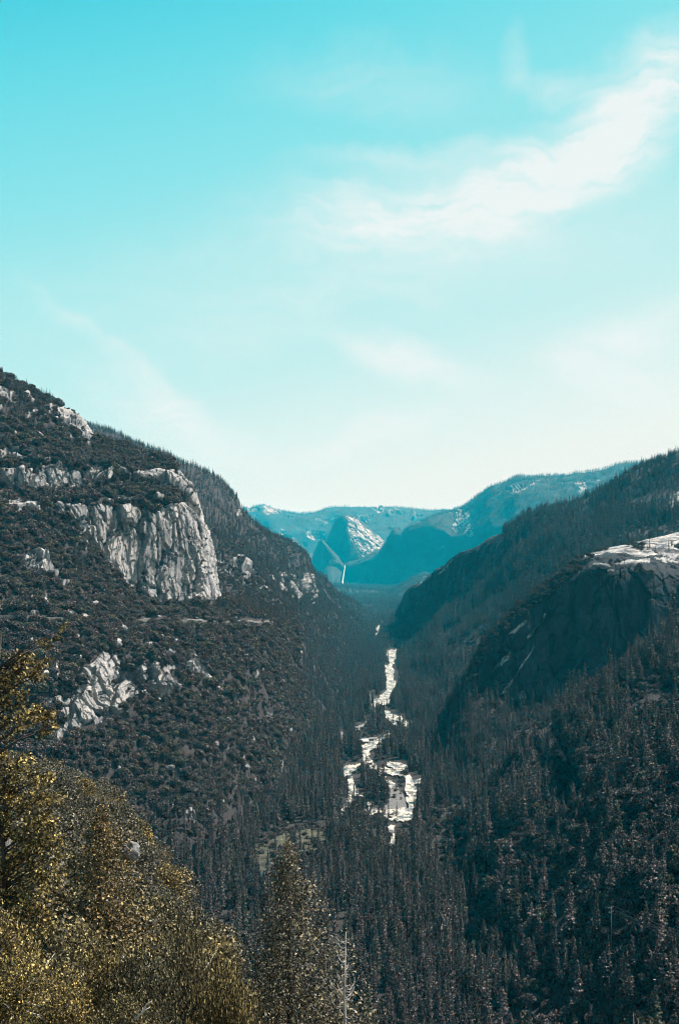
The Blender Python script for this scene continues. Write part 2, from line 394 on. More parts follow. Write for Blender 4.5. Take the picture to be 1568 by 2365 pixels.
# --- right valley wall beyond the dome
E = [
 [(1780, 950, 2600), (1568, 1058, 2700), (1500, 1075, 2750), (1420, 1102, 2800), (1350, 1140, 2850), (1280, 1168, 2900), (1200, 1196, 3000), (1110, 1250, 3150), (1060, 1280, 3250), (985, 1326, 3500), (950, 1358, 3700), (935, 1388, 3850), (925, 1424, 4000)],
 [(1780, 1080, 2400), (1568, 1130, 2500), (1500, 1150, 2550), (1420, 1180, 2600), (1350, 1200, 2650), (1280, 1220, 2700), (1190, 1266, 2840), (1130, 1312, 2980), (1080, 1348, 3080), (1010, 1388, 3350), (965, 1412, 3560), (938, 1428, 3800), (916, 1438, 4300)],
 [(1780, 1250, 2100), (1568, 1260, 2150), (1500, 1270, 2150), (1420, 1290, 2150), (1350, 1320, 2150), (1280, 1360, 2180), (1200, 1400, 2280), (1130, 1430, 2420), (1070, 1440, 2600), (1010, 1450, 2850), (975, 1452, 3150), (945, 1450, 3600), (918, 1446, 4400)],
 [(1780, 1700, 0), (1568, 1700, 0), (1500, 1700, 0), (1420, 1700, 0), (1350, 1700, 0), (1280, 1700, 0), (1200, 1700, 0), (1130, 1700, 0), (1070, 1690, 0), (1010, 1665, 0), (975, 1600, 0), (945, 1530, 0), (918, 1475, 0)]]
E = [[(x, y + (8 if 1270 < x < 1440 and k == 0 else 18 if 1090 < x < 1270 and k == 0 else 0), d * 1.25) for x, y, d in r_] for k, r_ in enumerate(E)]
E[-1] = [(x, y, yd(y)) for x, y, _ in E[-1]]
EP = [Z2(l) for l in ([(290, 860), (310, 720), (440, 612), (560, 525), (720, 425), (770, 470), (745, 560), (640, 690), (500, 720), (440, 765), (350, 805)],
    [(470, 900), (540, 870), (560, 930), (500, 960), (470, 940)])]
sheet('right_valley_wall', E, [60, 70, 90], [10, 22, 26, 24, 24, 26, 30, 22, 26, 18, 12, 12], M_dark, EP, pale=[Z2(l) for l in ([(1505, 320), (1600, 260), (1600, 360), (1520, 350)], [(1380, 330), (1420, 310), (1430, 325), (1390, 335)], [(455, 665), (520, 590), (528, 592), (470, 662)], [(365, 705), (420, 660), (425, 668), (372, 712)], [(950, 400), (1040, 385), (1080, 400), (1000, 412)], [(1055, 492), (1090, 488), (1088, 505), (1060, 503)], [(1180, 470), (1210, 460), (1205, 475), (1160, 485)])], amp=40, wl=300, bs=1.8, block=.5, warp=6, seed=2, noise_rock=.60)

# --- right granite dome
Fr = [
 [(1780, 1180, 2000), (1568, 1228, 2000), (1500, 1243, 1980), (1430, 1262, 1950), (1360, 1282, 1920), (1310, 1312, 1890), (1240, 1366, 1880), (1185, 1407, 1870), (1140, 1452, 1860), (1110, 1492, 1850), (1085, 1552, 1840), (1050, 1612, 1820), (1010, 1672, 1860)],
 [(1780, 1320, 1780), (1568, 1322, 1780), (1500, 1318, 1770), (1430, 1318, 1770), (1370, 1324, 1780), (1322, 1342, 1800), (1255, 1384, 1810), (1200, 1424, 1810), (1155, 1466, 1810), (1122, 1505, 1810), (1095, 1562, 1805), (1060, 1620, 1790), (1018, 1676, 1840)],
 [(1780, 1500, 1700), (1568, 1510, 1700), (1500, 1530, 1700), (1430, 1555, 1700), (1370, 1578, 1705), (1305, 1600, 1715), (1250, 1615, 1725), (1205, 1626, 1730), (1170, 1632, 1735), (1135, 1632, 1740), (1105, 1632, 1745), (1075, 1645, 1755), (1030, 1686, 1820)],
 [(1780, 1900, 0), (1568, 1900, 0), (1500, 1900, 0), (1430, 1890, 0), (1370, 1885, 0), (1300, 1880, 0), (1250, 1875, 0), (1200, 1870, 0), (1165, 1860, 0), (1130, 1850, 0), (1100, 1840, 0), (1070, 1820, 0), (1030, 1780, 0)]]
Fr[-1] = [(x, y, yd(y)) for x, y, _ in Fr[-1]]
FACE = Z2([(1150, 585), (1130, 640), (1180, 680), (1280, 640), (1600, 640), (1700, 700), (1700, 1100), (1400, 1000), (1200, 1180), (1000, 1240), (850, 1240), (700, 1235), (560, 1160), (610, 1040), (690, 870), (800, 780), (960, 690), (1060, 600), (1120, 560)])
DP = [Z2(l) for l in ([(1110, 575), (1150, 535), (1230, 510), (1300, 490), (1400, 475), (1568, 435), (1900, 380), (1900, 560), (1568, 600), (1480, 570), (1400, 585), (1300, 560), (1220, 565), (1150, 580)], [(1250, 612), (1330, 595), (1440, 590), (1430, 605), (1300, 615)], [(1450, 585), (1700, 570), (1700, 620), (1500, 610)],
    [(785, 940), (820, 905), (860, 870), (855, 890), (810, 935)], [(865, 960), (890, 920), (905, 905), (895, 940), (870, 965)], [(720, 1095), (760, 1040), (780, 1020), (775, 1050), (745, 1085), (715, 1110)], [(765, 1215), (800, 1150), (850, 1060), (890, 980), (880, 1010), (830, 1110), (780, 1215)],
    [(580, 1140), (620, 1125), (635, 1115), (630, 1130), (590, 1148)], [(820, 1215), (850, 1190), (860, 1235), (800, 1245)], [(935, 880), (945, 840), (950, 845), (942, 885)], [(660, 1010), (672, 980), (680, 978), (668, 1015)])]
DP = [q if i_ < 3 else [(sum(a[0] for a in q) / len(q) + (x - sum(a[0] for a in q) / len(q)) * 1.25 , y) for x, y in q] for i_, q in enumerate(DP)]
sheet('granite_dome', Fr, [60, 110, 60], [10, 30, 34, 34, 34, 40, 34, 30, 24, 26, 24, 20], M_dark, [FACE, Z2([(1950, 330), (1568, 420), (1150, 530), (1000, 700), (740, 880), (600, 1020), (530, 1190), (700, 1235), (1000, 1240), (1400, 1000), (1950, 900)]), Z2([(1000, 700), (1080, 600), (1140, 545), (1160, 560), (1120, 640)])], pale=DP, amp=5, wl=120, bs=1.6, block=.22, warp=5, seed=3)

# --- near right slope
GX = [
 ([1900, 1760, 1568, 1500, 1430, 1370, 1300, 1230, 1170, 1100, 1040], [1250, 1340, 1440, 1480, 1540, 1600, 1660, 1720, 1790, 1870, 1940], [1150, 1250, 1350, 1340, 1330, 1310, 1290, 1270, 1250, 1240, 1240]),
 ([1900, 1760, 1568, 1500, 1430, 1370, 1320, 1240, 1175, 1105, 1045], [1550, 1600, 1640, 1650, 1670, 1700, 1740, 1780, 1840, 1900, 1960], [850, 950, 1050, 1070, 1090, 1110, 1130, 1150, 1160, 1165, 1185]),
 ([1900, 1760, 1568, 1500, 1430, 1370, 1300, 1230, 1170, 1100, 1050], [1800, 1800, 1830, 1840, 1850, 1870, 1890, 1900, 1920, 1950, 1980], [680, 740, 800, 830, 860, 890, 930, 980, 1010, 1060, 1100]),
 ([1900, 1760, 1568, 1500, 1430, 1370, 1300, 1230, 1170, 1100, 1050], [2450, 2450, 2480, 2470, 2440, 2400, 2350, 2300, 2220, 2130, 2070], [480, 500, 520, 540, 580, 620, 670, 730, 820, 920, 1000])]
Gr = [list(zip(*g)) for g in GX]
Gr.append([(x - 90, 0, d * .88) for x, y, d in Gr[-1]])
Gr[-1] = [(x, 1305 + 310 * F / d, d) for x, _, d in Gr[-1]]
GULLY = [(1225, 1700), (1262, 1680), (1300, 1730), (1345, 1790), (1340, 1850), (1290, 1880), (1235, 1880), (1222, 1800)]
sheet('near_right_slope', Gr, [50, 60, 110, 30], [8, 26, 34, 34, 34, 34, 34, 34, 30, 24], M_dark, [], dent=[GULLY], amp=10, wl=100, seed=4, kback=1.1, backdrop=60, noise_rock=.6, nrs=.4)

# --- far mountains
C_ = [
 [(770, 1318, 8300), (796, 1308, 8050), (838, 1288, 7800), (878, 1268, 7600), (898, 1244, 7500), (912, 1229, 7450), (932, 1234, 7400), (956, 1224, 7300), (980, 1219, 7200), (1014, 1198, 7100), (1048, 1181, 6900), (1072, 1168, 6700), (1110, 1145, 6400), (1134, 1130, 6200), (1164, 1120, 6100), (1199, 1105, 6000), (1284, 1103, 5800), (1384, 1099, 5600), (1450, 1084, 5500), (1620, 1060, 5400)],
 [(770, 1362, 8100), (796, 1362, 7850), (838, 1362, 7500), (878, 1360, 7300), (898, 1356, 7200), (912, 1350, 7150), (932, 1341, 7100), (956, 1327, 7000), (980, 1319, 6850), (1014, 1325, 6700), (1048, 1320, 6500), (1072, 1310, 6400), (1110, 1300, 6200), (1134, 1290, 6000), (1164, 1280, 5900), (1199, 1270, 5800), (1284, 1250, 5500), (1384, 1220, 5300), (1450, 1220, 5200), (1620, 1220, 5100)],
 [(770, 1385, 7200), (796, 1395, 6900), (838, 1402, 6500), (878, 1406, 6300), (898, 1408, 6200), (912, 1408, 6200), (932, 1408, 6100), (956, 1408, 6000), (980, 1410, 6000), (1014, 1412, 5900), (1048, 1415, 5800), (1072, 1415, 5700), (1110, 1420, 5600), (1134, 1420, 5500), (1164, 1420, 5400), (1199, 1420, 5300), (1284, 1420, 5100), (1384, 1420, 4900), (1450, 1420, 4900), (1620, 1420, 4900)]]
CP = [Z3(l) for l in ([(1510, 215), (1600, 215), (1600, 300), (1500, 330), (1470, 315), (1530, 280)],)] + [Z2(l) for l in (
    [(520, 440), (545, 385), (590, 378), (595, 405), (555, 445), (530, 458)], [(590, 430), (615, 425), (618, 490), (580, 490)],
    [(785, 285), (800, 272), (860, 265), (900, 232), (905, 238), (870, 262), (830, 285), (790, 292)], [(1070, 235), (1130, 238), (1142, 258), (1120, 290), (1100, 290), (1110, 262)], [(1165, 225), (1205, 225), (1200, 232)])]
C_ = [[(x, y, d * 2.2) for x, y, d in r_] for r_ in C_]
C_[-1] = [(x, y, yd(y)) for x, y, d in C_[-1]]
kk = [float(np.interp(x, [1000, 1060], [0, 1])) for x, _, _ in C_[0]]
dy = [float(np.interp(x, [1000, 1060, 1130, 1200, 1300, 1620], [6, 62, 80, 75, 70, 60])) for x, _, _ in C_[0]]
brow = [(x, y + h_, d * 1.0) for (x, y, d), h_ in zip(C_[0], dy)]
C_ = [[(x, y, d * (1 + .03 + .13 * k)) for (x, y, d), k in zip(C_[0], kk)], brow] + C_[1:]
sheet('far_shaded_mountain', C_, [50, 80, 50], [8, 14, 14, 10, 8, 8, 10, 10, 12, 12, 10, 14, 12, 12, 14, 24, 24, 14, 14], M_far, CP, pale=CP, amp=150, wl=900, bs=8, block=.6, warp=4, seed=5, noise_rock=.50, nrs=5.0, backdrop=200)
B1 = [
 [(700, 1330, 9300), (733, 1296, 9100), (746, 1262, 9000), (757, 1240, 8950), (767, 1219, 8900), (778, 1200, 8800), (790, 1190, 8700), (803, 1189, 8700), (822, 1199, 8700), (842, 1210, 8800), (852, 1222, 8820), (872, 1238, 8900), (900, 1262, 9100), (960, 1290, 9400)],
 [(700, 1345, 9100), (730, 1312, 8900), (743, 1290, 8850), (757, 1272, 8750), (768, 1256, 8700), (780, 1243, 8600), (792, 1232, 8480), (803, 1225, 8400), (826, 1236, 8380), (845, 1246, 8400), (862, 1256, 8450), (886, 1266, 8600), (915, 1285, 8900), (960, 1310, 9200)],
 [(700, 1360, 8900), (728, 1330, 8800), (742, 1310, 8700), (756, 1296, 8600), (770, 1285, 8500), (784, 1276, 8420), (795, 1270, 8330), (806, 1264, 8260), (828, 1272, 8220), (850, 1284, 8250), (868, 1290, 8300), (888, 1296, 8400), (915, 1310, 8700), (960, 1325, 8900)],
 [(700, 1385, 8800), (730, 1360, 8650), (745, 1345, 8550), (757, 1335, 8480), (770, 1325, 8400), (784, 1318, 8300), (796, 1314, 8200), (806, 1312, 8150), (830, 1315, 8120), (850, 1322, 8150), (868, 1326, 8200), (888, 1332, 8300), (915, 1340, 8500), (960, 1350, 8700)]]
BP = [Z3([(770, 235), (835, 262), (905, 318), (960, 372), (1040, 372), (1005, 455), (960, 470), (885, 515), (850, 470), (800, 400), (788, 330)])]
B1 = [[(x, y, d * 2.2) for x, y, d in r_] for r_ in B1]
sheet('far_granite_peak', B1, [40, 34, 30], [8, 8, 8, 8, 8, 10, 10, 16, 16, 10, 14, 12, 10], M_far, BP, pale=BP, amp=48, wl=420, bs=5, nrs=1.0, block=.7, warp=4, seed=6, backdrop=150)
B2 = [
 [(700, 1345, 8500), (716, 1318, 8450), (724, 1296, 8400), (735, 1258, 8350), (742, 1246, 8250), (758, 1260, 8150), (776, 1282, 8100), (797, 1309, 8100), (815, 1330, 8200)],
 [(698, 1360, 8350), (714, 1345, 8300), (726, 1328, 8250), (738, 1312, 8150), (748, 1305, 8050), (762, 1308, 8000), (778, 1316, 8000), (797, 1330, 8020), (815, 1345, 8100)],
 [(690, 1400, 8000), (712, 1385, 8000), (726, 1375, 7950), (740, 1370, 7850), (752, 1366, 7800), (765, 1364, 7800), (780, 1364, 7850), (797, 1366, 7900), (815, 1368, 8000)]]
B2 = [[(x, y, d * 2.2) for x, y, d in r_] for r_ in B2]
sheet('far_rock_spur', B2, [44, 44], [6, 8, 12, 8, 12, 12, 12, 8], M_far, [Z3([(620, 515), (650, 530), (690, 535), (725, 568), (670, 572), (640, 545)])], amp=60, wl=500, bs=7, block=.6, warp=3, seed=7, backdrop=120)
A_ = [
 [(430, 1184, 11500), (520, 1182, 11500), (570, 1176, 11400), (606, 1170, 11300), (640, 1182, 11300), (700, 1190, 11200), (760, 1179, 11200), (800, 1176, 11000), (900, 1178, 11000), (980, 1181, 11000), (1030, 1175, 10800), (1060, 1180, 10600), (1110, 1165, 10400), (1300, 1150, 10400)],
 [(430, 1225, 10900), (520, 1222, 10900), (570, 1222, 10900), (606, 1222, 10900), (640, 1222, 10800), (700, 1225, 10800), (760, 1220, 10800), (800, 1218, 10600), (900, 1218, 10500), (980, 1218, 10500), (1030, 1218, 10300), (1060, 1218, 10100), (1110, 1210, 10000), (1300, 1200, 10000)],
 [(430, 1290, 10400), (520, 1290, 10400), (570, 1288, 10500), (606, 1290, 10500), (640, 1290, 10400), (700, 1292, 10500), (760, 1290, 10400), (800, 1280, 10200), (900, 1280, 10000), (980, 1280, 10000), (1030, 1280, 9900), (1060, 1280, 9800), (1110, 1280, 9600), (1300, 1280, 9600)],
 [(430, 1400, 9000), (520, 1400, 9000), (570, 1400, 9000), (606, 1400, 9000), (640, 1400, 9000), (700, 1400, 9000), (760, 1395, 9000), (800, 1390, 9000), (900, 1390, 9000), (980, 1390, 9000), (1030, 1390, 9000), (1060, 1390, 9000), (1110, 1390, 9000), (1300, 1390, 9000)]]
AP = [Z3(l) for l in ([(90, 190), (150, 190), (220, 172), (270, 188), (330, 225), (240, 225), (180, 205), (90, 212)],
    [(370, 370), (420, 390), (470, 460), (450, 490), (400, 450)], [(500, 330), (560, 340), (620, 360), (615, 390), (550, 395), (505, 380)], [(950, 195), (1010, 190), (1030, 215), (980, 215)], [(330, 330), (350, 330), (360, 380), (335, 370)])]
A_ = [[(x, y, d * 2.2) for x, y, d in r_] for r_ in A_]
sheet('far_valley_rim', A_, [34, 40, 30], [10, 14, 16, 14, 20, 20, 20, 34, 30, 20, 14, 20, 20], M_far, AP, pale=AP, amp=150, wl=1200, bs=12, block=.9, warp=5, seed=8, noise_rock=.38, nrs=7, backdrop=100)

# --- valley floor (one sheet out past the far rim)
def floor_z(x, y):
    return np.interp(y, [0, 18000, 26000], [0, 0, 60])
ty = np.concatenate([[-400, 0], np.geomspace(250, 27000, 460)])
tx = np.linspace(-1, 1, 300)
TX, TY = np.meshgrid(tx, ty)
W = 900 + .55 * np.maximum(TY, 0)
FX = TX * W; FY = TY
FZ = floor_z(FX, FY) + 3.0 * fbm(np.stack([FX / 60, FY / 60, 0 * FX], -1), 4, 70) - 1.5
fpx, fpy = proj(np.stack([FX, FY, FZ], -1))
# braided river, gravel, roads: flatten the floor there
RIV = [Z7(l) for l in (
    [(545, 150), (588, 152), (590, 185), (545, 183)], [(595, 195), (640, 195), (642, 240), (615, 300), (578, 270), (600, 245)], [(522, 240), (560, 205), (572, 250), (530, 258)],
    [(700, 412), (770, 415), (768, 470), (742, 500), (722, 470), (700, 462), (682, 470)], [(700, 462), (742, 470), (745, 530), (712, 530)],
    [(682, 530), (735, 518), (755, 580), (748, 640), (772, 655), (762, 705), (725, 760), (728, 800), (690, 860), (655, 850), (640, 870), (610, 835), (605, 880), (586, 800), (640, 775), (690, 720), (690, 650), (680, 600)],
    [(585, 800), (612, 800), (612, 880), (598, 915)],
    [(675, 885), (740, 905), (810, 935), (870, 985), (878, 1010), (850, 1018), (838, 1042), (818, 1030), (820, 985), (760, 958), (680, 945)],
    [(690, 945), (760, 965), (800, 1040), (770, 1010), (720, 975)],
    [(496, 1150), (560, 1125), (640, 1095), (700, 1060), (730, 1058), (722, 1108), (665, 1100), (655, 1165), (590, 1175), (560, 1205), (548, 1240), (590, 1290), (660, 1330), (830, 1345), (835, 1385), (770, 1390), (660, 1365), (590, 1340), (540, 1320), (495, 1290)],
    [(340, 1330), (400, 1305), (490, 1300), (500, 1330), (440, 1350), (400, 1400), (340, 1395)],
    [(385, 1400), (420, 1400), (430, 1440), (455, 1490), (520, 1520), (525, 1560), (470, 1545), (440, 1560), (420, 1600), (380, 1640), (350, 1700), (300, 1700), (350, 1640), (380, 1560), (385, 1480)],
    [(835, 1385), (880, 1385), (900, 1420), (975, 1405), (980, 1450), (900, 1460), (945, 1510), (945, 1560), (915, 1640), (905, 1720), (850, 1740), (760, 1735), (640, 1720), (470, 1690), (460, 1665), (640, 1660), (810, 1640), (870, 1640), (850, 1560), (840, 1480)],
    [(690, 1275), (760, 1290), (830, 1290), (860, 1330), (800, 1340), (730, 1330), (690, 1300)], [(620, 1350), (680, 1400), (760, 1450), (730, 1490), (660, 1440), (620, 1400)],
    [(540, 1580), (580, 1600), (560, 1650), (540, 1620)], [(700, 1780), (760, 1770), (750, 1900), (735, 1990), (715, 1990), (720, 1850)], [(255, 1720), (330, 1700), (330, 1740), (260, 1760)])]
BAR = [Z7([(690, 1480), (740, 1460), (800, 1500), (840, 1560), (850, 1650), (760, 1670), (660, 1665), (685, 1580)]), Z7([(470, 1650), (640, 1650), (640, 1700), (470, 1700)])]
ROADV = [Z7(l) for l in ([(316, 1052), (352, 1050), (362, 1085), (345, 1110), (352, 1180), (346, 1230), (334, 1230), (336, 1120)], [(440, 1010), (520, 985), (530, 960), (540, 985), (480, 1045), (452, 1040)],
    [(540, 745), (558, 745), (600, 915), (585, 905)], [(243, 1230), (268, 1230), (268, 1345), (240, 1345)], [(585, 430), (596, 430), (592, 460), (580, 462)], [(606, 545), (616, 545), (618, 640), (608, 640)], [(495, 1100), (620, 1090), (620, 1102), (500, 1118)])]
SPOTS = [(1010, 1905), (1030, 1890), (1012, 1950), (1022, 1985), (1066, 1995), (1078, 2010), (1060, 1960), (1112, 2030), (1128, 2020), (1110, 2060), (1150, 1985), (1158, 1968), (1190, 2000), (1240, 1990), (1118, 2105), (1122, 2140), (1100, 2165), (1090, 2185), (1240, 2120), (1260, 2130), (1330, 2110), (1345, 2125), (1010, 1870), (1045, 1870), (1175, 2160), (1395, 2080), (1060, 2030)]
OPEN = [[(x - 13, y - 14), (x + 13, y - 14), (x + 13, y + 10), (x - 13, y + 10)] for x, y in SPOTS] + [[(820, 1682), (862, 1682), (862, 1716), (820, 1716)], [(1354, 1750), (1400, 1750), (1400, 1780), (1354, 1780)]]
MEADOW = [(588, 1955), (640, 1920), (720, 1905), (760, 1915), (745, 1945), (700, 1960), (640, 1975), (610, 2010), (590, 2000)]
POND = [(572, 2010), (592, 1985), (608, 2010), (628, 2060), (600, 2055), (580, 2040)]
SHADEGAP = [(770, 2150), (850, 2155), (960, 2180), (1010, 2235), (940, 2225), (860, 2200), (790, 2190)]
allflat = masks(fpx, fpy, RIV + BAR + ROADV, 3, 33, 12)
FZ = np.where(allflat, floor_z(FX, FY) - 2.5, FZ)
nR, nC = FX.shape; idx = np.arange(nR * nC).reshape(nR, nC)
fq = np.stack([idx[:-1, :-1], idx[:-1, 1:], idx[1:, 1:], idx[1:, :-1]], -1).reshape(-1, 4)
G = np.stack([FX, FY, FZ], -1)
tag(link('valley_floor', mesh_np('valley_floor', G.reshape(-1, 3), fq, M_floor, True)), kind='structure')
SHEETS['valley_floor'] = dict(G=G, px=fpx, py=fpy, rock=np.zeros(FX.shape), back=0)

def flat_patch(name, polys, mat, dz, x0, x1, y0, y1, step=1.0, warp=4.5, s=33, wsc=7, relief=0.0):
    xs = np.arange(x0, x1, step); ys = np.arange(y0, y1, step); X, Y = np.meshgrid(xs, ys)
    D = (CAMZ - dz) * F / (Y - 1305.0)
    for _ in range(8):
        D = (CAMZ - dz - floor_z(0, D)) * F / (Y - 1305.0) * .5 + D * .5
    P = unproj(X, Y, D); P[..., 2] = floor_z(0, D) + dz
    if relief: P[..., 2] += relief * fbm(np.stack([X / 3, Y / 2, 0 * X], -1), 3, 4)
    m = masks(X, Y, polys, warp, s, wsc)
    m = m[:-1, :-1]
    i = np.arange(X.size).reshape(X.shape)
    q = np.stack([i[:-1, :-1], i[:-1, 1:], i[1:, 1:], i[1:, :-1]], -1)[m]
    u, inv = np.unique(q, return_inverse=True)
    return link(name, mesh_np(name, P.reshape(-1, 3)[u], inv.reshape(-1, 4), mat, True))

# water: sun glare painted as white patches over green-blue pools
M_water, t, b = nt('glare_white_water'); L = t.links.new
p = mapped(t, (1, .45, 1)); n1 = noise(t, p, .05, 7, .7); n2 = noise(t, p, .11, 7, .75)
c = ramp(t, n1.outputs[0], [(.38, (.05, .085, .095)), (.45, (.24, .235, .22)), (.55, (.60, .54, .44))])
c2 = ramp(t, n2.outputs[0], [(.43, (.13, .11, .09)), (.50, (1, 1, 1))])
L(mixc(t, 1.0, c.outputs[0], c2.outputs[0], 'MULTIPLY'), b.inputs['Base Color']); b.inputs['Roughness'].default_value = .45; b.inputs['Specular IOR Level'].default_value = .5
bp = N(t, 'ShaderNodeBump', Strength=.7, Distance=.8); L(n2.outputs[0], bp.inputs['Height']); L(bp.outputs[0], b.inputs['Normal'])
tag(flat_patch('river', RIV, M_water, .2, 770, 990, 1415, 1965, relief=.5), kind='structure')
M_grav = plain('river_gravel', (.06, .06, .06), (.20, .195, .19), .5, .95, .8, .6)
tag(flat_patch('gravel_bar', BAR, M_grav, -.3, 815, 950, 1795, 1885, relief=.5), kind='structure')
M_road = plain('pale_asphalt', (.13, .13, .125), (.22, .21, .20), .3, .9, .2, .1)
tag(flat_patch('valley_road', ROADV, M_road, .1, 740, 885, 1490, 1790, warp=1.0), kind='structure')
M_pond = plain('pond_water', (.01, .05, .07), (.02, .10, .13), .05, .08, .2, .2)
tag(flat_patch('pond', [POND], M_pond, 2.2, 560, 640, 1975, 2075), kind='structure')
M_mead = plain('meadow_grass', (.022, .022, .017), (.085, .085, .055), .05, .95, .9, 1.0)
tag(flat_patch('meadow', [MEADOW], M_mead, 1.9, 560, 780, 1895, 2020, relief=.5), kind='structure')

# --- foreground slope the viewer stands on
Kx = [-420, -150, 0, 100, 200, 270, 330, 370, 420, 460, 500, 560, 640, 760, 1100, 1500, 1900]
Ky = [1745, 1755, 1765, 1800, 1838, 1882, 1960, 2040, 2125, 2212, 2305, 2410, 2520, 2740, 2760, 2540, 2400]
Kd = [460, 440, 430, 420, 400, 380, 350, 320, 280, 230, 180, 140, 115, 122, 100, 75, 75]
K1 = [(x, y, d) for x, y, d in zip(Kx, Ky, Kd)]
K2 = [(x, y, d) for x, y, d in zip(Kx, [1975, 1980, 1990, 2010, 2045, 2085, 2140, 2200, 2280, 2370, 2470, 2580, 2700, 2950, 2950, 2750, 2600], [225, 222, 220, 215, 208, 198, 186, 172, 150, 130, 108, 92, 80, 84, 70, 55, 55])]
K3 = [(x, y, d) for x, y, d in zip(Kx, [2240, 2245, 2255, 2290, 2340, 2400, 2460, 2520, 2600, 2700, 2800, 2900, 3050, 3300, 3300, 3100, 2900], [116, 114, 110, 106, 100, 94, 88, 82, 74, 66, 58, 52, 46, 45, 40, 34, 34])]
xs = np.linspace(-60, 75, len(Kx))
K4 = np.stack([xs * .5, np.full(len(xs), 14.0), np.full(len(xs), 288.0)], -1)
K5 = np.stack([xs, np.full(len(xs), -25.0), np.full(len(xs), 297.5)], -1)
k1 = rowpts(K1)
Kb = k1.copy(); Kb[:, 1] += 60; Kb[:, 0] += 20; Kb[:, 2] -= 70
Kc = k1.copy(); Kc[:, 1] += 230; Kc[:, 0] += 60; Kc[:, 2] = -8
sheet('foreground_slope', [Kc, Kb, K1, K2, K3, K4, K5], [14, 20, 60, 50, 30, 12], [10, 14, 12, 12, 12, 12, 12, 12, 12, 12, 12, 12, 12, 16, 16, 10], M_fore, [], amp=1.8, wl=26, block=0, back=0, seed=9, smooth=True)
SHEETS['foreground_slope']['back'] = 34
# ------------------------------------------------------------------ trees: shapes
def quads(C, s, nrm=None, seed=0, asp=.6, flat=0.0):
    """one small leaf-like face per centre C; size array s"""
    r = np.random.default_rng(seed); n = len(C)
    if nrm is None: nrm = np.zeros((n, 3))
    d = r.normal(size=(n, 3)) + nrm * 1.6; d /= np.linalg.norm(d, axis=1, keepdims=True)
    a = np.cross(d, r.normal(size=(n, 3))); a /= np.linalg.norm(a, axis=1, keepdims=True)
    b = np.cross(d, a); s = np.asarray(s).reshape(-1, 1) * np.ones((n, 1))
    a = a * s * .5; b = b * s * .5 * asp
    V = np.stack([C - a, C - b * 1.0, C + a, C + b * 1.0], 1).reshape(-1, 3)
    return V, np.arange(4 * n).reshape(-1, 4)

def crown_mesh(name, V, Fq, mat):
    return mesh_np(name, V, Fq, mat)

def conifer_shape(H, Rm, nb, nt_, s, seed, base=.12, power=.85, gap=.15, droop=.25, whorl=0):
    """whorls of drooping branches carrying tufts"""
    r = np.random.default_rng(seed); C = []; Sz = []; Nn = []
    tiers = np.sort(r.uniform(base, .985, nb))
    if whorl: tiers = base + (.985 - base) * (np.round((tiers - base) / (.985 - base) * whorl) / whorl) + r.normal(0, .0035, nb)
    az = r.uniform(0, 6.283, nb) + np.arange(nb) * 2.4
    lobes = r.uniform(.65, 1.1, 9)
    for tz, a in zip(tiers, az):
        if r.random() < gap * .5: continue
        ln = Rm * ((1 - tz) ** power * .95 + .05) * r.uniform(.55, 1.12) * lobes[int(a / 6.283 * 9) % 9] * min(1, .5 + (tz - base) * 5)
        m = max(2, int(nt_ * (.35 + ln / Rm)))
        q = r.uniform(.12, 1, m) ** .75
        rad = ln * q; spread = .16 * ln * (.4 + q)
        da = r.normal(0, 1, m) * spread
        x = rad * math.cos(a) - da * math.sin(a); y = rad * math.sin(a) + da * math.cos(a)
        if whorl: ln *= .75 + .5 * abs(math.sin(tz * 57 + seed))
        z = H * tz - droop * rad + .12 * rad ** 2 / max(ln, .1) + r.normal(0, .06 * Rm, m) * .7
        C.append(np.stack([x, y, z], 1)); Sz.append(s * r.uniform(.6, 1.3, m) * (.55 + .45 * ln / Rm))
        Nn.append(np.stack([.4 * np.cos(a) * np.ones(m), .4 * np.sin(a) * np.ones(m), np.ones(m)], 1))
    C.append(np.stack([r.normal(0, .04 * Rm, 8), r.normal(0, .04 * Rm, 8), H * r.uniform(.93, 1.0, 8)], 1)); Sz.append(np.full(8, s * .5)); Nn.append(np.zeros((8, 3)))
    return quads(np.concatenate(C), np.concatenate(Sz), np.concatenate(Nn) * .55, seed, .55)

def round_shape(Rm, Hc, z0, nl, n, s, seed, flatten=.75, clump=0.0):
    """overlapping foliage lobes with leaf-sized faces"""
    r = np.random.default_rng(seed); C = []; Nn = []
    cs = []
    for k in range(nl):
        a = r.uniform(0, 6.283); q = r.uniform(0, 1) ** .6 * .62
        zz = z0 + Hc * (.3 + .55 * r.random() * (1 - .6 * q))
        cs.append((Rm * q * math.cos(a), Rm * q * math.sin(a), zz, Rm * r.uniform(.28, .5)))
    for (x, y, z, rr) in cs:
        m = int(n / nl); d = r.normal(size=(m, 3)); d /= np.linalg.norm(d, axis=1, keepdims=True)
        keep = d[:, 2] > -.55; d = d[keep]; m = len(d)
        rad = rr * (r.uniform(.55, 1.08, m) ** .6)
        if clump:
            cl = vnoise(d * (3.1 if clump < .5 else 4.6) + x, seed); rad = rad * (1 + clump * cl); kk = cl > (-.45 if clump < .5 else -.22); d, rad = d[kk], rad[kk]
        P = d * rad[:, None] * np.array([1, 1, flatten]) + np.array([x, y, z]); C.append(P); Nn.append(d)
    C = np.concatenate(C); Nn = np.concatenate(Nn)
    return quads(C, s * r.uniform(.6, 1.35, len(C)), Nn * .5, seed, .65)

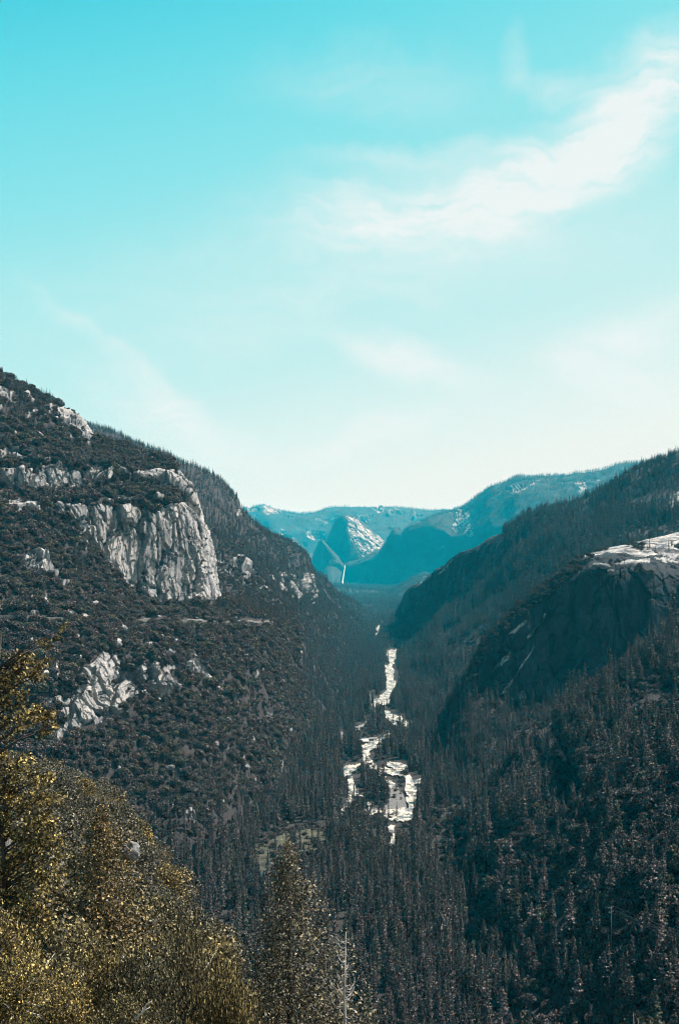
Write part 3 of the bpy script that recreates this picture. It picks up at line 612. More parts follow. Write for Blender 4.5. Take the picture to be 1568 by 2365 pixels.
def trunk_mesh(name, H, r0, mat=None, limbs=0, Rm=3, seed=0, lean=.02):
    r = random.Random(seed); mb = MB(); n = 6
    pts = [(lean * H * math.sin(3 * k / n + seed), lean * H * math.cos(2 * k / n + seed) - lean * H * math.cos(seed), H * k / n) for k in range(n + 1)]
    mb.tube(pts, [r0 * (1.25 if k == 0 else 1 - .93 * k / n) for k in range(n + 1)], 7)
    for k in range(limbs):
        f = r.uniform(.3, .85); i = f * n; p = np.array(pts[int(i)]) * (1 - i % 1) + np.array(pts[min(n, int(i) + 1)]) * (i % 1)
        a = r.uniform(0, 6.28); l = Rm * r.uniform(.5, .95) * (1.2 - f * .6)
        q = [p, p + np.array([math.cos(a) * l * .4, math.sin(a) * l * .4, l * .25]), p + np.array([math.cos(a + .3) * l, math.sin(a + .3) * l, l * .55])]
        mb.tube(q, [r0 * .38, r0 * .24, r0 * .06], 5)
    return mb.mesh(name, mat or M_bark, True)

# kinds: 1-3 tall conifers, 4-5 far conifers (lighter), 6-8 scrub / oaks, 9 low scrub far
CON = []
for k, (H, Rm, nb, nt_, s, pw) in enumerate([(32, 4.2, 150, 13, 1.25, .8), (36, 4.6, 160, 13, 1.3, .95), (27, 4.4, 130, 13, 1.25, .65), (30, 3.4, 140, 11, 1.15, .75), (24, 3.9, 120, 12, 1.15, .9)]):
    V, Fq = conifer_shape(H, Rm, nb, nt_, s, 100 + k, power=pw)
    CON.append((mesh_np('conifer_crown', V, Fq, M_con), trunk_mesh('conifer_trunk', H * .96, .42, seed=k), H, Rm))
SHR = []
for k, (Rm, Hc, z0, nl, n, s) in enumerate([(4.6, 6.0, .3, 11, 2600, .85), (5.4, 7.5, .5, 13, 3000, .9), (3.6, 4.2, 0, 8, 1900, .8), (4.8, 9.0, 1.2, 13, 3000, .85)]):
    V, Fq = round_shape(Rm, Hc, z0, nl, n, s, 200 + k, .8, .15)
    SHR.append((mesh_np('oak_crown', V, Fq, M_shr), trunk_mesh('oak_trunk', Hc * .75, .28, limbs=4, Rm=Rm, seed=20 + k), z0 + Hc, Rm))

def joined(name, crown, trunk, low=None):
    """crown + trunk in one mesh, for the uncountable far forest"""
    a = []; 
    for me in (crown, trunk):
        v = np.zeros(len(me.vertices) * 3, np.float32); me.vertices.foreach_get('co', v); a.append(v.reshape(-1, 3))
    me = crown.copy(); me.name = name
    import bmesh
    bm = bmesh.new(); bm.from_mesh(me)
    n0 = len(bm.faces); bm.from_mesh(trunk)
    for f in list(bm.faces)[n0:]: f.material_index = 1
    bm.to_mesh(me); bm.free(); me.materials.append(M_bark); return me

FARCON = [conifer_shape(30, 4.3, 60, 8, 2.4, 300, power=.8), conifer_shape(34, 4.6, 60, 8, 2.4, 301, power=.95), conifer_shape(26, 4.6, 54, 8, 2.4, 302, power=.65)]
FARSHR = [round_shape(4.8, 6.0, .3, 8, 420, 2.0, 310, .8), round_shape(5.6, 7.5, .3, 9, 480, 2.1, 311, .8)]
P_con = bpy.data.collections.new('conifer_kinds'); P_shr = bpy.data.collections.new('scrub_kinds')
def proto(coll, i, me):
    o = bpy.data.objects.new(('forest_tree_%s' % 'abcdefghij'[i]), me); coll.objects.link(o)
for i, c in enumerate(CON): proto(P_con, i, joined('forest_tree', c[0], c[1]))
for i, c in enumerate(FARCON): proto(P_con, i + 5, mesh_np('forest_tree', c[0], c[1], M_con))
for i, c in enumerate(SHR): proto(P_shr, i, joined('scrub_bush', c[0], c[1]))
for i, c in enumerate(FARSHR): proto(P_shr, i + 4, mesh_np('scrub_bush', c[0], c[1], M_shr))

# ------------------------------------------------------------------ scatter
def scatter(sh, dens, seed, keep=None, maxrock=.35, skip_back=True):
    """random spots on a terrain sheet; dens(px, py, P, rock) -> plants per m2"""
    s = SHEETS[sh]; G, px, py, rk = s['G'], s['px'], s['py'], s['rock']
    b = max(0, s['back'] - 5)
    a = G[b:-1, :-1]; e1 = G[b:-1, 1:] - a; e2 = G[b + 1:, :-1] - a
    area = np.linalg.norm(np.cross(e1, e2), axis=-1)
    flatness = np.abs(np.cross(e1, e2)[..., 2])               # plan area: trees per hectare of map
    ar = np.minimum(area, flatness * 1.6)
    X, Y, Rk = px[b:-1, :-1], py[b:-1, :-1], rk[b:-1, :-1]
    inside = (X > -130) & (X < 1700) & (Y < 2800) & (a[..., 1] > 30)
    lam = ar * dens(X, Y, a, Rk) * inside * (Rk <= maxrock)
    n = np.random.default_rng(seed).poisson(lam)
    ii, jj = np.nonzero(n); c = n[ii, jj]; ii = np.repeat(ii, c); jj = np.repeat(jj, c)
    r = np.random.default_rng(seed + 1); u1 = r.random(len(ii))[:, None]; u2 = r.random(len(ii))[:, None]
    return a[ii, jj] + e1[ii, jj] * u1 + e2[ii, jj] * u2

def clears(P, h, w, polys, prob=.9, seed=0):
    """drop trees that stand on, or would stand right in front of, the open strips"""
    x0, y0 = proj(P); top = P.copy(); top[:, 2] += h; x1, y1 = proj(top)
    bad = np.zeros(len(P), bool); hard = np.zeros(len(P), bool)
    for q in polys:
        hard |= inpoly(x0, y0, q)
        for f in (.12, .25, .4, .6, .8):
            bad |= inpoly(x0, y0 + (y1 - y0) * f, q)
    return ~hard & (~bad | (np.random.default_rng(seed).random(len(P)) > prob))

TREES = []      # (kind 'c'/'s', idx, pos, rot, scale, area tag)
def addset(kind, P, sizes, zone, seed, far=4300, sq=(.85, 1.2), palette=None):
    r = np.random.default_rng(seed); n = len(P)
    sc_ = sizes[0] + (sizes[1] - sizes[0]) * (r.random(n) ** 1.3) * (.75 + .5 * np.clip(.5 + fbm(P / 60, 2, seed), 0, 1)); isfar = P[:, 1] > far
    if kind == 'c': idx = np.where(isfar, 5 + r.integers(0, 3, n), r.integers(0, 5, n))
    else: idx = np.where(isfar, 4 + r.integers(0, 2, n), r.integers(0, 4, n))
    x_, y_ = proj(P)
    if kind == 'c':
        if zone == 'left': sc_ = np.where(y_ < 1100, sc_ * .62, sc_)
        if zone == 'ridge': sc_ = np.where(y_ < 1300, sc_ * .75, sc_)
        if zone == 'right': sc_ = np.where(y_ < 1180, sc_ * .72, sc_)
    TREES.append(dict(kind=kind, P=P, idx=idx, rot=r.uniform(0, 6.283, n), sx=sc_ * r.uniform(*sq, n), sz=sc_, zone=np.full(n, zone)))

def pat(P, wl, s): return fbm(P / wl, 3, s)
CLR = RIV + ROADV
# valley floor
def d_floor(x, y, P, rk):
    d = np.full(x.shape, 1 / 72.0)
    d = np.where(P[..., 1] > 3500, 1 / 150., d); d = np.where(P[..., 1] > 6500, 1 / 500., np.where(P[..., 1] > 10000, 1 / 900., d))
    d = np.where((P[..., 1] > 18000) | (np.abs(P[..., 0]) > 2500), 0, d)
    d = d * np.clip(1.1 + 2.2 * pat(P, 80, 5), .5, 2)
    for q in RIV + BAR + ROADV + [POND]: d = np.where(inpoly(x, y, q), 0, d)
    d = np.where(inpoly(x, y, MEADOW), 0, d)
    return np.maximum(d, 0)
P = scatter('valley_floor', d_floor, 1000)
P = P[clears(P, 26, 4, RIV, .92) & clears(P, 14, 4, ROADV, .9) & clears(P, 16, 4, [MEADOW], .85) & clears(P, 24, 4, OPEN, .93) & (clears(P, 30, 4, RIV, 1.0) | (P[:, 1] < 3800))]
hgt = np.random.default_rng(1).uniform(.62, 1.05, len(P))
addset('c', P, (.45, 1.25), 'floor', 1, sq=(.95, 1.4))
def d_scr(x, y, P, rk):
    d = np.full(x.shape, 1 / 150.0) * (P[..., 1] < 3500)
    for q in RIV + BAR + ROADV + [POND]: d = np.where(inpoly(x, y, q), 0, d)
    return d
P = scatter('valley_floor', d_scr, 1010); P = P[clears(P, 7, 4, RIV + ROADV, .8)]
addset('s', P, (.5, 1.2), 'floor', 2)
P = scatter('valley_floor', lambda x, y, P, rk: inpoly(x, y, MEADOW) / 30.0 * (pat(P, 14, 3) > -.1), 1015); addset('s', P, (.2, .7), 'floor', 21)
# river-bank and island thicket
def d_isl(x, y, P, rk):
    d = ((x > 780) & (x < 985) & (y > 1620) & (y < 1910)) / 60.0
    for q in RIV + ROADV: d = np.where(inpoly(x, y, q), 0, d)
    return d
P = scatter('valley_floor', d_isl, 1020); P = P[clears(P, 6, 4, RIV, .5)]; addset('s', P, (.25, .75), 'bank', 3)
# left near wall: scrub above, conifers low down and along the crest
def conzone_left(x, y): return sstep(0, 160, y - (1890 - .42 * np.maximum(x - 330, 0)) + 60)
CREST = Z1([(-200, 0), (0, 30), (60, 70), (130, 100), (250, 170), (300, 210), (280, 310), (170, 300), (0, 250), (-200, 220)])
CRC = [CREST] + [Z1(l) for l in ([(420, 350), (560, 360), (700, 440), (700, 480), (560, 470), (440, 440)], [(980, 1120), (1300, 1130), (1600, 1250), (1500, 1300), (1100, 1180)], [(340, 820), (380, 880), (400, 1020), (350, 1000)])]
def d_ls(x, y, P, rk):
    z = conzone_left(x, y); d = (1 - .75 * z) / 24.0
    d = d * np.where(pat(P, 30, 8) > -.5, 1, .3)
    return np.where(inpoly(x, y, CREST), d * .3, d) * (y > 860)
def d_lc(x, y, P, rk):
    z = conzone_left(x, y); d = z / 80.0 + .0007
    for q in CRC: d = np.where(inpoly(x, y, q), 1 / 45., d)
    return d
roadL = [[(-150, 1417), (120, 1417), (120, 1429), (-150, 1429)], [(325, 1424), (400, 1426), (400, 1439), (325, 1437)], [(425, 1428), (475, 1428), (475, 1440), (425, 1440)], [(540, 1428), (635, 1432), (635, 1446), (540, 1441)]]
P = scatter('left_valley_wall', d_ls, 1100, maxrock=.45); P = P[clears(P, 6, 4, roadL, .78)]
rr = np.random.default_rng(4).random(len(P))
addset('s', P, (.35, 1.65), 'left', 4)
P = scatter('left_valley_wall', d_lc, 1110, maxrock=.45); P = P[clears(P, 22, 4, roadL, .8)]
addset('c', P, (.5, .95), 'left', 5)
# shrubs clinging to ledges
P = scatter('left_valley_wall', lambda x, y, P, rk: ((rk > .5) & (pat(P, 24, 12) > .12)) / 85.0, 1120, maxrock=2); addset('s', P, (.25, .6), 'left', 6)
# left far ridge
def d_rc(x, y, P, rk): return (.55 + .45 * sstep(-60, 60, (1330 + .0 * x) - y) + .6 * sstep(1400, 1560, y)) / 130.0
P = scatter('left_far_ridge', d_rc, 1200, maxrock=.4); addset('c', P, (.5, 1.0), 'ridge', 7)
P = scatter('left_far_ridge', lambda x, y, P, rk: sstep(1180, 1400, y) * (1 - .7 * sstep(1520, 1640, y)) / 75.0, 1210, maxrock=.45); addset('s', P, (.6, 1.3), 'ridge', 8)
# right wall
P = scatter('right_valley_wall', lambda x, y, P, rk: np.clip(1 + 2.6 * pat(P, 110, 4), .1, 2.5) / 130.0, 1300, maxrock=.4); addset('c', P, (.6, 1.4), 'right', 9, sq=(1.1, 1.7))
P = scatter('right_valley_wall', lambda x, y, P, rk: sstep(1150, 1350, y) / 120.0, 1310, maxrock=.45); addset('s', P, (.6, 1.3), 'right', 10)
# dome apron and the lip behind the slabs
P = scatter('granite_dome', lambda x, y, P, rk: (y > 1480) / 95.0 * (1 + .8 * pat(P, 80, 4)), 1400, maxrock=.35); addset('c', P, (.55, 1.0), 'dome', 11)
P = scatter('granite_dome', lambda x, y, P, rk: (y > 1480) / 140.0, 1410, maxrock=.35); addset('s', P, (.6, 1.3), 'dome', 12)
P = scatter('granite_dome', lambda x, y, P, rk: ((pat(P, 40, 6) > -.12) & (x < 1345) & (y < 34 + np.interp(x, [1010, 1050, 1110, 1185, 1240, 1310, 1360], [1672, 1612, 1492, 1407, 1366, 1312, 1282])) | (x >= 1345) & (y < 1330) & (pat(P, 30, 6) > .38)) / 26.0, 1420, maxrock=2); addset('s', P, (.4, 1.1), 'dome', 13)
P = scatter('granite_dome', lambda x, y, P, rk: ((pat(P, 40, 6) > .0) & (x < 1345) & (y < 26 + np.interp(x, [1010, 1050, 1110, 1185, 1240, 1310, 1360], [1672, 1612, 1492, 1407, 1366, 1312, 1282])) | (x >= 1345) & (y < 1340) & (pat(P, 30, 9) > .42)) / 130.0, 1430, maxrock=2); addset('c', P, (.25, .6), 'dome', 22, sq=(1.1, 1.6))
# near right slope
P = scatter('near_right_slope', lambda x, y, P, rk: np.maximum(0, 1 + 2.2 * pat(P, 60, 3)) / 120.0, 1500, maxrock=.35); P = P[clears(P, 24, 4, OPEN, .93)]; addset('c', P, (.35, 1.3), 'near', 14, sq=(1.3, 2.0))
P = scatter('near_right_slope', lambda x, y, P, rk: np.where((x > 1330) & (y > 1750), 1.5, .7) / 80.0, 1510, maxrock=.35); addset('s', P, (.45, 1.7), 'near', 15)
# far mountains
P = scatter('far_shaded_mountain', lambda x, y, P, rk: np.where(y > 1335, 1 / 800., 1 / 3600.) + (y < 1235) / 2400., 1600, maxrock=.5); addset('c', P, (1.1, 1.8), 'far', 16)
P = scatter('far_rock_spur', lambda x, y, P, rk: 1 / 1700. + 0 * x, 1610, maxrock=.5); addset('c', P, (.6, 1.0), 'far', 17)
P = scatter('far_granite_peak', lambda x, y, P, rk: 1 / 2600. + 0 * x, 1620, maxrock=.5); addset('c', P, (.6, 1.0), 'far', 18)
P = scatter('far_valley_rim', lambda x, y, P, rk: np.where(y < 1215, 1 / 3000., 1 / 9000.), 1630, maxrock=.5); addset('c', P, (1.2, 2.0), 'far', 19)

T = {k: np.concatenate([t_[k] for t_ in TREES]) for k in ('P', 'idx', 'rot', 'sx', 'sz', 'zone')}
T['kind'] = np.concatenate([np.full(len(t_['P']), t_['kind']) for t_ in TREES])
T['px'], T['py'] = proj(T['P'])
# keep nothing that stands inside the foreground slope
fs = SHEETS['foreground_slope']
print('trees', len(T['P']), {k: int((T['kind'] == k).sum()) for k in 'cs'})

# ------------------------------------------------------------------ individuals: the trees that show largest
inframe = (T['px'] > 5) & (T['px'] < 1560) & (T['py'] > 1300) & (T['py'] < 2520)
# hidden behind the foreground slope
kx = np.array([-420, 0, 200, 330, 370, 420, 460, 500, 560, 620, 700]); ky = np.array([1735, 1730, 1790, 1880, 1960, 2050, 2150, 2250, 2330, 2420, 2600])
inframe &= T['py'] < np.interp(T['px'], kx, ky) + 25
indiv = np.zeros(len(T['P']), bool)
for kd, hh in (('c', 30.), ('s', 8.)):
    size = T['sz'] * hh / T['P'][:, 1] * inframe * (T['kind'] == kd)
    indiv[np.argsort(-size)[:300]] = True
def zone_label(kd, x, y, zone):
    if kd == 'c':
        if zone == 'near': 
            if y < 1950: return 'dark conifer high on the near right slope, beside the granite dome', 'conifers on the upper near right slope'
            return ('dark conifer crowded on the lower right slope around the power pole', 'conifers on the lower near right slope') if x > 1250 else ('narrow dark conifer at the foot of the near right slope', 'conifers at the foot of the near right slope')
        if x > 1000: return 'narrow dark conifer packed on the valley floor right of the river', 'valley conifers right of the river'
        if x > 740: return 'narrow dark conifer between the braided river and the bottom edge', 'valley conifers below the river bend'
        if zone == 'left': return 'narrow dark conifer at the foot of the left wall behind the golden oaks', 'conifers at the foot of the left wall'
        return 'tall narrow dark conifer on the valley floor left of the river', 'valley conifers left of the river'
    if zone == 'near':
        return ('grey green round oak among conifers high on the near right slope', 'oaks high on the near right slope') if y < 1950 else ('grey green round oak among conifers low on the near right slope', 'oaks low on the near right slope')
    if zone == 'left': return 'dull purple grey scrub oak on the open hillside below the lower left cliff', 'scrub oaks on the left hillside'
    if zone == 'bank': return 'dark low willow thicket on an island of the braided river', 'thickets on the river islands'
    if x > 780: return 'small round broadleaf tree under the conifers right of the river', 'broadleaf trees on the valley floor to the right'
    return 'small round broadleaf tree under the conifers left of the river', 'broadleaf trees on the valley floor to the left'
def place(name, crown, trunk, P, rot, s, label, cat, group=None):
    e = empty(name, P, rot, s); tag(e, label, cat, group)
    for nm, me in (('crown', crown), ('trunk', trunk)):
        o = link(nm, me, e)
    return e
for i in np.nonzero(indiv)[0]:
    kd = T['kind'][i]; src = (CON if kd == 'c' else SHR)[T['idx'][i] % (5 if kd == 'c' else 4)]
    lb, gp = zone_label(kd, T['px'][i], T['py'][i], T['zone'][i])
    place('conifer_tree' if kd == 'c' else 'scrub_bush', src[0], src[1], T['P'][i] - np.array([0, 0, .4]), T['rot'][i], (T['sx'][i], T['sx'][i], T['sz'][i]), lb, 'tree' if kd == 'c' else 'bush', gp)

def stuff(name, coll, m):
    P_ = T['P'][m]; me = bpy.data.meshes.new(name); me.vertices.add(len(P_))
    q = P_.copy(); q[:, 2] -= .5; me.vertices.foreach_set('co', q.astype(np.float32).ravel())
    for nm, ty_, v in (('idx', 'INT', T['idx'][m].astype(np.int32)), ('rot', 'FLOAT', T['rot'][m].astype(np.float32))):
        a = me.attributes.new(nm, ty_, 'POINT'); a.data.foreach_set('value', v)
    a = me.attributes.new('scl', 'FLOAT_VECTOR', 'POINT'); a.data.foreach_set('vector', np.stack([T['sx'][m], T['sx'][m], T['sz'][m]], 1).astype(np.float32).ravel())
    me.update(); o = link(name, me); tag(o, kind='stuff')
    g = bpy.data.node_groups.new(name + '_spread', 'GeometryNodeTree')
    g.interface.new_socket('Geometry', in_out='INPUT', socket_type='NodeSocketGeometry'); g.interface.new_socket('Geometry', in_out='OUTPUT', socket_type='NodeSocketGeometry')
    gi = g.nodes.new('NodeGroupInput'); go = g.nodes.new('NodeGroupOutput'); ip = g.nodes.new('GeometryNodeInstanceOnPoints')
    ci = g.nodes.new('GeometryNodeCollectionInfo'); ci.inputs['Collection'].default_value = coll; ci.inputs['Separate Children'].default_value = True; ci.inputs['Reset Children'].default_value = True
    def at(nm, dt):
        n = g.nodes.new('GeometryNodeInputNamedAttribute'); n.data_type = dt; n.inputs['Name'].default_value = nm; return n.outputs['Attribute']
    cx = g.nodes.new('ShaderNodeCombineXYZ'); g.links.new(at('rot', 'FLOAT'), cx.inputs[2])
    g.links.new(gi.outputs[0], ip.inputs['Points']); g.links.new(ci.outputs[0], ip.inputs['Instance']); ip.inputs['Pick Instance'].default_value = True
    g.links.new(at('idx', 'INT'), ip.inputs['Instance Index']); g.links.new(cx.outputs[0], ip.inputs['Rotation']); g.links.new(at('scl', 'FLOAT_VECTOR'), ip.inputs['Scale'])
    g.links.new(ip.outputs[0], go.inputs[0])
    md = o.modifiers.new('spread', 'NODES'); md.node_group = g
    return o
stuff('conifer_forest', P_con, (T['kind'] == 'c') & ~indiv)
stuff('oak_scrub', P_shr, (T['kind'] == 's') & ~indiv)

# ------------------------------------------------------------------ foreground plants
def ground_at(x, y, sh='foreground_slope'):
    G = SHEETS[sh]['G']; d = (G[..., 0] - x) ** 2 + (G[..., 1] - y) ** 2
    return float(G[..., 2].ravel()[np.argmin(d)])
def fg_round(name, Rm, Hc, z0, nl, n, s, seed, mat, limbs=9, bark=None):
    V, Fq = round_shape(Rm, Hc, z0, nl, n, s, seed, .85, .6)
    return (mesh_np(name + '_crown', V, Fq, mat), trunk_mesh(name + '_trunk', (z0 + Hc) * .8, .22, bark, limbs, Rm, seed), z0 + Hc, Rm)
FG = {
 'olive': [fg_round('olive_oak', 4.6, 6.5, .4, 16, 15000, .34, 401 + k, M_olive) for k in range(3)],
 'gold': [fg_round('golden_oak', 4.2, 8.0, .6, 16, 12000, .36, 411 + k, M_gold) for k in range(2)],
 'dull': [fg_round('dull_olive_oak', 4.6, 6.5, .4, 16, 11000, .42, 441 + k, M_olive2) for k in range(3)],
 'near': [fg_round('near_oak', 4.0, 5.5, .3, 20, 32000, .15, 421 + k, M_olive, 14, M_bleach) for k in range(2)],
 'neargold': [fg_round('near_golden_oak', 4.0, 6.5, .3, 20, 26000, .17, 431 + k, M_gold, 14, M_bleach) for k in range(2)]}
def fg(kind, k, px, ptop, D, H, wscale, label, group=None, rot=None):
    """a plant whose top shows at picture (px, ptop); it stands on the slope below"""
    crown, trunk, h0, r0 = FG[kind][k % len(FG[kind])]
    p = unproj(px, ptop, D); zg = ground_at(p[0], D)
    h = max(2.5, p[2] - zg + .5) if H is None else H
    s = h / h0; sxy = s if wscale is None else wscale / r0
    return place({'olive': 'oak_tree', 'gold': 'golden_oak_tree', 'near': 'oak_tree', 'neargold': 'golden_oak_tree'}[kind], crown, trunk, (p[0], D, p[2] - h), rot if rot is not None else random.uniform(0, 6.28), (sxy, sxy, s), label, 'tree', group)

# hillside of olive oaks down the spur (the far ones merge into one cover)
FREE = []
def d_fg(x, y, P, rk): return 1 / 20.0 * (P[..., 1] > 95) * (x < 760)
Pf = scatter('foreground_slope', d_fg, 1700); Pf = Pf[(Pf[:, 1] > 95) & (Pf[:, 1] < 455)]
order = np.argsort(Pf[:, 1]); keep = []
for i in order:
    p = Pf[i]; md = (3.4 if p[1] > 150 else 4.2) * (1 + .45 * math.sin(i * 12.9898))
    if all((p[0] - q[0]) ** 2 + (p[1] - q[1]) ** 2 > md * md for q in keep): keep.append(p)
print('fg oaks', len(keep))
rr = random.Random(5)
for n_, p in enumerate(keep):
    x_, y_ = proj(np.array([p[0], p[1], p[2] + 3]))
    if not (-60 < x_ < 800): continue
    g_ = vnoise(np.array([[p[0] / 25, p[1] / 25, 3.]]), 3)[0] > (.28 if p[1] < 230 else .5) and x_ < 380
    kd = 'gold' if g_ else 'olive'
    crown, trunk, h0, r0 = FG['dull' if (kd == 'olive' and p[1] > 190) else kd][n_ % len(FG[kd])]; s = rr.uniform(.42, 1.0) if rr.random() > .12 else rr.uniform(1.1, 1.45)
    if g_: lb, gp = 'small golden brown oak among the olive bushes on the left foreground slope', 'golden brown oaks on the foreground slope'
    elif p[1] > 230: lb, gp = 'olive green bushy oak far down the left foreground spur', 'olive oaks far down the spur'
    elif p[1] > 150: lb, gp = 'olive green bushy oak midway down the left foreground spur', 'olive oaks midway down the spur'
    else: lb, gp = 'bushy olive oak near the bottom of the left foreground slope', 'olive oaks near the bottom of the slope'
    if n_ > 330 and not g_:
        FREE.append((p[0], p[1], p[2] - .3, s)); continue
    place('golden_oak_tree' if g_ else 'oak_tree', crown, trunk, (p[0], p[1], p[2] - .3), rr.uniform(0, 6.28), (s, s, s * rr.uniform(.8, 1.1)), lb, 'tree', gp)

P_olv = bpy.data.collections.new('olive_kinds')
for i, c in enumerate(FG['dull'][:2]): proto(P_olv, i, joined('olive_bush', c[0], c[1]))
T = dict(P=np.array([f[:3] for f in FREE]) + np.array([0, 0, .5]), idx=np.arange(len(FREE)) % 2, rot=np.arange(len(FREE)) * 2.4, sx=np.array([f[3] for f in FREE]), sz=np.array([f[3] * .9 for f in FREE]))
stuff('olive_oak_cover', P_olv, np.ones(len(FREE), bool))
# nearest oaks along the bottom edge
for k, (x, y, D, wd, kd, lb) in enumerate([
    (60, 2190, 62, 3.4, 'neargold', 'golden oak with glittering leaves at the bottom left corner of the photo'),
    (215, 2150, 68, 3.0, 'near', 'olive oak with pale twigs, second bush from the bottom left corner'),
    (330, 2200, 66, 2.8, 'near', 'yellow olive oak in the middle of the bottom left thicket'),
    (420, 2110, 76, 3.1, 'near', 'broad pale olive oak at the bottom, right of the middle of the thicket'),
    (520, 2225, 70, 2.6, 'near', 'olive oak at the right end of the bottom left thicket, beside the tall conifer'),
    (130, 2250, 52, 2.4, 'neargold', 'bright golden oak low at the bottom edge, right of the corner oak'),
    (300, 2290, 50, 2.2, 'near', 'low olive bush at the bottom edge with a bleached fallen branch in front'),
    (-20, 2080, 70, 3.2, 'neargold', 'golden oak cut by the left edge of the photo above the corner oak')]):
    fg(kd, k, x, y, D, None if D > 60 else 5.0, wd, lb)
# tall loose golden trees at the left edge
def loose_tree(name, px, ptop, D, clusters, mat, label, leaf=.2, npc=420):
    p = unproj(px, ptop, D); zg = ground_at(p[0], D) - .3; e = empty(name, (p[0], D, zg)); tag(e, label, 'tree')
    r = np.random.default_rng(int(px) + 77); base = np.array([p[0], D, zg]); C = []; mb = MB()
    trunk = [(0, 0, 0), (.3, .2, (p[2] - zg) * .35), (-.1, .1, (p[2] - zg) * .7), (.5, 0, (p[2] - zg) * .97)]
    mb.tube(trunk, [.35, .27, .17, .04], 7)
    for (cx_, cy_, rp) in clusters:
        q = unproj(cx_, cy_, D + r.uniform(-1.5, 1.5)) - base; rad = rp * D / F
        n = int(npc * (rp / 30) ** 2 * r.uniform(.8, 1.2)); d = r.normal(size=(n, 3)) * np.array([.55, .55, .42]) * rad
        sub_ = r.normal(size=(6, 3)) * rad * .45; d = d * .55 + sub_[r.integers(0, 6, n)]
        C.append(q + d)
        hz_ = np.clip(q[2] - abs(q[0]) * .55, (p[2] - zg) * .15, (p[2] - zg) * .93); f = hz_ / (p[2] - zg)
        o = np.array([np.interp(f, [0, .35, .7, .97], [a[0] for a in trunk]), .1, hz_])
        mb.tube([o, (o + q) * .5 + np.array([0, 0, .25]), q], [.10, .06, .02], 5)
    C = np.concatenate(C); V, Fq = quads(C, leaf * r.uniform(.6, 1.4, len(C)), None, 5, .65)
    link('crown', mesh_np(name + '_crown', V, Fq, mat), e); mb.build('trunk', M_bark, e, True)
r = random.Random(3)
cl = [(148, 1450, 13), (128, 1475, 10), (100, 1490, 18), (96, 1525, 26), (60, 1530, 30), (25, 1545, 34), (75, 1560, 26), (5, 1570, 34), (40, 1590, 30), (92, 1560, 18),
      (20, 1620, 26), (85, 1640, 30), (118, 1650, 20), (60, 1660, 28), (128, 1670, 16), (10, 1655, 24), (105, 1685, 20), (-20, 1600, 40), (-30, 1500, 30), (-25, 1680, 36), (55, 1620, 16), (30, 1680, 16)]
loose_tree('golden_oak_tree', -12, 1440, 78, cl, M_gold, 'tall loose golden oak whose upper branches reach in over the left hillside', .23, 330)
cl = [(x + r.uniform(-14, 14), y + r.uniform(-14, 14), r.uniform(18, 32)) for y in range(1740, 2210, 34) for x in range(-40, int(60 + 75 * math.sin((y - 1700) / 560 * 3.1)), 34)]
loose_tree('golden_oak_tree', 10, 1715, 88, cl, M_gold, 'dense column of golden oak leaves along the left edge below the loose branches', .26, 300)

# brown-gold conifer and the tall dark conifer in front of the valley
def big_conifer(name, px, ptop, D, wpx, mat, label, seed, s, nb, nt_, power, gap, botpx):
    p = unproj(px, ptop, D); zg = ground_at(p[0], D) - .4; zg = min(zg, p[2] - 14); H = p[2] - zg
    Rm = wpx * D / F
    V, Fq = conifer_shape(H, Rm, nb, nt_, s, seed, .08, power, gap, .12, whorl=30)
    e = empty(name, (p[0], D, zg)); tag(e, label, 'tree')
    link('crown', mesh_np(name + '_crown', V, Fq, mat), e)
    mb = MB(); mb.tube([(0, 0, 0), (.1, 0, H * .5), (0, 0, H * .99)], [.42, .26, .03], 8)
    rr_ = random.Random(seed)
    for k in range(60):
        z = H * rr_.uniform(.15, .95); a = rr_.uniform(0, 6.28); l = Rm * (1 - z / H) ** power * rr_.uniform(.5, .9)
        mb.tube([(0, 0, z), (math.cos(a) * l, math.sin(a) * l, z - .1 * l)], [.06, .015], 4)
    mb.build('trunk', M_bark, e, True)
    return e
big_conifer('pine_tree', 668, 1950, 108, 290, M_fgcon, 'tall conifer with sunlit olive branch tips standing in front of the dark valley forest', 501, .40, 640, 80, .80, .6, 0)
big_conifer('pine_tree', 232, 1862, 120, 150, M_brown, 'brown golden conical conifer on the left foreground slope behind the olive oaks', 502, .42, 460, 40, .6, .2, 0)

# bleached dead snag beside the tall conifer
p = unproj(798, 2152, 92); zg = p[2] - 17; e = empty('dead_tree', (p[0], 92, zg)); tag(e, 'bleached dead tree with short crooked white branches, right of the tall conifer', 'dead tree')
mb = MB(); mb.tube([(.1, 0, 0), (0, .1, 6), (-.08, 0, 12), (.02, 0, 17)], [.16, .13, .08, .02], 7); mb.build('trunk', M_bleach, e, True)
r = random.Random(9)
for k in range(46):
    z = r.uniform(6.5, 16.6); a = r.choice([0, math.pi]) + r.uniform(-.9, .9); l = r.uniform(.35, 1.25) * (1.1 if z < 13 else .6)
    mb = MB(); x1, y1 = math.cos(a) * l * .5, math.sin(a) * l * .5
    mb.tube([(0, 0, z), (x1, y1, z - .15 * l), (x1 * 1.8, y1 * 1.8, z + .22 * l), (x1 * 2.0, y1 * 2.1, z + .5 * l)], [.035, .026, .016, .006], 5)
    mb.build('branch', M_bleach, e, True)

